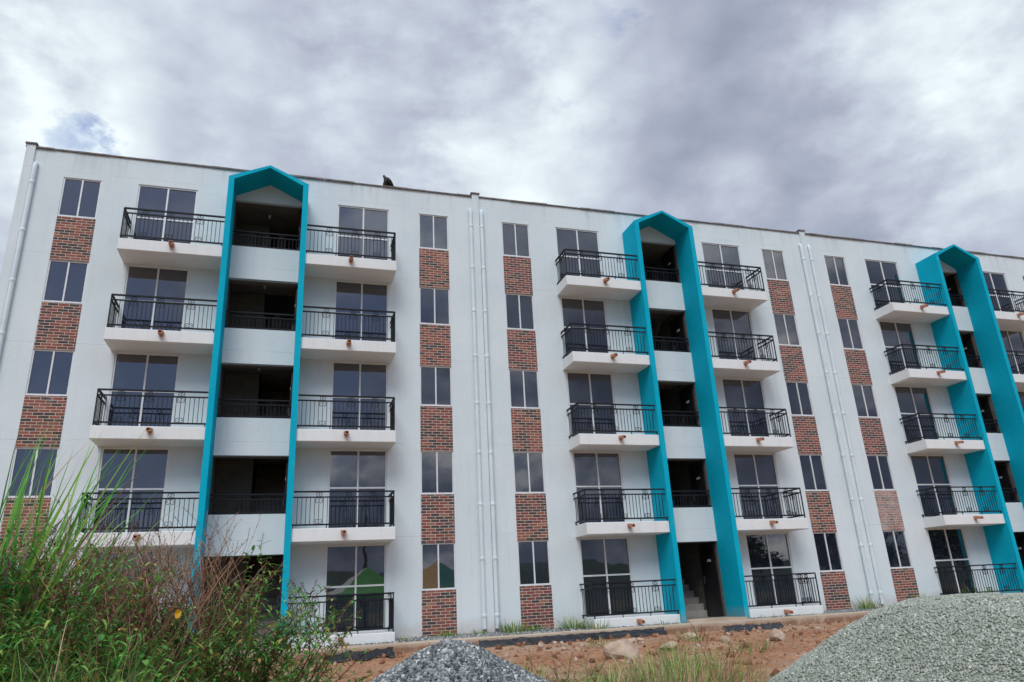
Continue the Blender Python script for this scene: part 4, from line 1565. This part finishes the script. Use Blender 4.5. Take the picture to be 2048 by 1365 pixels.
# plants on the open dirt
GG = 'grass patches on the dirt'
tall_grass(8.62, -13.0, 150, .55, .34, .0045, 41, 'fresh green grass tuft right behind the small stone heap', None, (.4, 1.6), 'blade', 'grass_patch', 'grass', GG, (0, .6), .25)
tall_grass(9.15, -12.5, 200, .52, .5, .004, 42, 'mixed green and straw grass tuft between small stone heap and boulder', None, (.4, 1.6), 'blade', 'grass_patch', 'grass', GG, (0, .6), .35)
tall_grass(10.65, -11.7, 420, .58, .95, .004, 43, 'largest straw-tipped green grass patch at the left foot of the large gravel heap', None, (.3, 1.5), 'blade', 'grass_patch', 'grass', GG, (0, .6), .45)
tall_grass(10.1, -11.2, 300, .52, .85, .004, 44, 'brownish grass patch in front of the biggest boulder', None, (.3, 1.5), 'blade', 'grass_patch', 'grass', GG, (0, .6), .6)
tall_grass(11.5, -10.6, 340, .48, .95, .0038, 45, 'brown-green grass patch behind the largest one', None, (.3, 1.5), 'blade', 'grass_patch', 'grass', GG, (0, .6), .5)
tall_grass(13.4, -6.6, 90, .30, .4, .004, 46, 'small green grass tuft right of the biggest boulder', None, (.3, 1.5), 'blade', 'grass_patch', 'grass', GG, (0, .6), .4)
tall_grass(7.05, -14.9, 60, .42, .22, .0065, 47, 'bright green young grass at the bottom between bank and small stone heap', None, (.4, 1.4), 'reed', 'grass_patch', 'grass', GG, (0, .6), .05)
for i, (x, y, n, hh, lab) in enumerate((
        (9.7, -11.9, 200, .50, 'straw-coloured grass patch between the fresh tuft and the largest patch'),
        (12.0, -9.4, 200, .42, 'sparse brown-green grass patch left of the small dark rock'),
        (14.6, -7.4, 80, .34, 'bright green sprig of grass close to the foot of the large gravel heap'),
        (12.9, -4.6, 90, .28, 'thin grass growing through the dirt above the biggest boulder'),
        (15.2, -4.4, 110, .30, 'yellowish grass tuft between the boulder and the walkway'),
        (9.6, -9.0, 130, .36, 'dry grass patch on the dirt right of the small stone heap'))):
    tall_grass(x, y, n, hh, .45, .0055, 160 + i, lab, None, (.3, 1.6), 'blade', 'grass_patch', 'grass', GG, (0, .7), .4)
SG = 'seed-headed weeds beside the small stone heap'
weed('seed_weed', 8.55, -13.35, 7, .82, .10, 51, 'brown-headed upright weed just right of the small stone heap', 'weed', .35, 1, None, .05, (0, .18), SG)
weed('seed_weed', 8.9, -13.1, 7, .85, .14, 52, 'tallest thin weed with dark seed head standing in the grass', 'weed', .35, 1, None, .05, (0, .2), SG)
weed('seed_weed', 9.2, -13.2, 5, .75, .10, 53, 'sparse brown weed at the right of the fresh grass tuft', 'weed', .4, 1, None, .05, (0, .25), SG)
weed('seed_weed', 11.55, -11.3, 5, .8, .10, 54, 'thin bare brown weed standing in the largest grass patch', 'weed', .3, .6, None, .05, (0, .3), SG)
weed('seed_weed', 7.15, -14.7, 6, .55, .12, 55, 'small leafy weed at the bottom left of the small stone heap', 'weed', 1.1, .3, None, .06, (0, .4), SG)

# tufts along the foot of the wall
TG = 'grass tufts at the foot of the wall'
for i, (x, y, s, n, lab) in enumerate((
        (12.15, -0.35, .34, 60, 'green grass tuft left of the second column of bricks, beside the downpipes'),
        (12.75, -0.35, .22, 50, 'low grass tuft at the foot of the brick panel right of the downpipes'),
        (13.75, -0.55, .34, 70, 'wide wispy grass tuft left of the second ground-floor balcony'),
        (14.3, -1.0, .30, 60, 'grass tuft against the left end of the ground-floor balcony of the second bay'),
        (16.2, -1.0, .25, 30, 'thin grass by the clay spout left of the second portal'),
        (19.6, -1.0, .20, 26, 'small grass tuft right of the second portal'),
        (9.1, -0.9, .16, 22, 'tiny weed tuft at the right end of the first ground-floor balcony'),
        (23.5, -0.4, .40, 50, 'grass tuft beside the downpipes near the large gravel heap'),
        (25.6, -0.5, .42, 60, 'grass tuft behind the top of the large gravel heap, below brick panel'),
        (10.4, -0.35, .20, 40, 'low weeds at the foot of the brick panel beside the first bay'),
        (11.2, -0.4, .16, 36, 'low green growth left of the pair of downpipes'),
        (27.2, -1.1, .60, 60, 'tall grass tuft in front of the rightmost ground-floor railing'))):
    tall_grass(x, y, int(n * 2.2), s * 1.25, .36, .0085, 60 + i, lab, None, (.3, 1.6), 'blade', 'grass_tuft', 'grass', TG, (0, .8), .2)


# ------------------------------------------------------------------ what stands behind the camera (seen in the panes)
def canopy(x, y, size, eave, peak, cols, label, rz):
    root = link('canopy_tent', None, None, (x, y, -1.75), label, 'canopy tent', 'canopy tents behind the camera')
    root.rotation_euler = (0, 0, rz)
    h = size / 2
    m = MB()
    cor = [(-h, -h), (h, -h), (h, h), (-h, h)]
    for i in range(4):
        a, b = cor[i], cor[(i + 1) % 4]
        rows = []
        for k in range(5):
            t = k / 4
            zz = eave + (peak - eave) * (t ** 1.35)
            rows.append(((a[0] * (1 - t), a[1] * (1 - t), zz), (b[0] * (1 - t), b[1] * (1 - t), zz)))
        for k in range(4):
            m.face([rows[k][0], rows[k][1], rows[k + 1][1], rows[k + 1][0]], i % 2)
        m.face([(a[0], a[1], eave - .28), (b[0], b[1], eave - .28), (b[0], b[1], eave), (a[0], a[1], eave)], i % 2)
    link('canopy', m.mesh('canopy', [M[cols[0]], M[cols[1]]]), root, (x, y, -1.75))
    for cx, cy in cor:
        p = MB()
        p.tube([(cx * .98, cy * .98, 0), (cx * .98, cy * .98, eave)], .025, 8)
        link('pole', p.mesh('pole', M['steel']), root, (x, y, -1.75))


canopy(10.9, -23.4, 4.6, 2.1, 3.5, ('cl_green', 'cl_white'), 'green and white canopy tent reflected in the balcony door', R(-10))
canopy(15.0, -23.9, 4.4, 2.2, 3.8, ('cl_teal', 'cl_yellow'), 'yellow and dark green canopy tent reflected in the window', R(-36))


def make_pole():
    m = MB()
    m.tube([(0, 0, 0), (0, 0, 8.5)], [.14, .09], 10)
    m.box(-.9, .9, -.05, .05, 7.6, 7.72)
    for x in (-.8, 0, .8):
        m.tube([(x, 0, 7.72), (x, 0, 7.9)], .04, 6)
    link('utility_pole', m.mesh('utility_pole', M['bark']), None, (12.6, -41, -1.9), 'wooden utility pole reflected in the balcony door', 'utility pole')


make_pole()


def tree(x, y, h, cr, seed, label):
    rnd = random.Random(seed)
    g = float(ground_z(x, y))
    t = MB()
    t.tube([(0, 0, -.2), (.1, .05, h * .25), (.05, .1, h * .5), (.15, .0, h * .8)], [h * .035, h * .028, h * .02, h * .006], 8)
    clumps = []
    for i in range(16):
        a = rnd.uniform(0, 6.28); e = rnd.uniform(-.25, 1)
        r = cr * rnd.uniform(.35, .95)
        c = (math.cos(a) * r, math.sin(a) * r, h * .62 + e * h * .33)
        clumps.append((c, cr * rnd.uniform(.28, .5)))
        t.tube([(.05, .05, h * rnd.uniform(.25, .6)), (c[0] * .6, c[1] * .6, c[2] * .85), c], [h * .014, h * .008, h * .002], 5)
    root = link('tree', None, None, (x, y, g), label, 'tree', 'trees behind the camera')
    link('trunk', t.mesh('trunk', M['bark']), root, (x, y, g))
    m = MB()
    for c, r in clumps:
        for k in range(260):
            v = np.array([rnd.gauss(0, 1) for _ in range(3)]); v /= np.linalg.norm(v)
            rr = r * rnd.random() ** .45
            p = (c[0] + v[0] * rr, c[1] + v[1] * rr, c[2] + v[2] * rr * .75)
            add_leaf(m, p, rnd.uniform(0, 6.28), rnd.uniform(-.9, .7), rnd.uniform(.25, .5), rnd.uniform(.08, .14), 0, .2, .6)
    link('crown', m.mesh('crown', M['crown']), root, (x, y, g))


for i, (x, y, h, r, lab) in enumerate(((46, -27, 6.6, 3.4, 'bushy tree reflected in the right ground-floor windows'),
                                      (40.5, -31, 5.4, 2.8, 'lower tree left of the bushy reflected tree'),
                                      (62, -31, 6.2, 3.2, 'round tree reflected in the rightmost balcony door'),
                                      (55, -36, 6.0, 3.2, 'wide tree between the two reflected ones'))):
    tree(x, y, h, r, 90 + i, lab)


def build_hills():
    n = 160
    V = []; F = []
    rows = 7
    for i in range(n + 1):
        a = R(185 + 170 * i / n)          # from west through south to east
        hgt = 10 + 26 * max(0, float(fbm(np.array(i * .09), np.array(1.0), 5, 5)) + .32)
        for j in range(rows):
            t = j / (rows - 1)
            d = 330 + 160 * t
            V.append((8 + math.cos(a) * d, -20 + math.sin(a) * d, -6 + (hgt + 6) * math.sin(t * math.pi / 2)))
    idx = np.arange((n + 1) * rows).reshape(n + 1, rows)
    F = np.stack([idx[:-1, :-1], idx[1:, :-1], idx[1:, 1:], idx[:-1, 1:]], -1).reshape(-1, 4)
    link('hills', fast_mesh('hills', np.array(V), F, M['hill']), kind='structure')


build_hills()
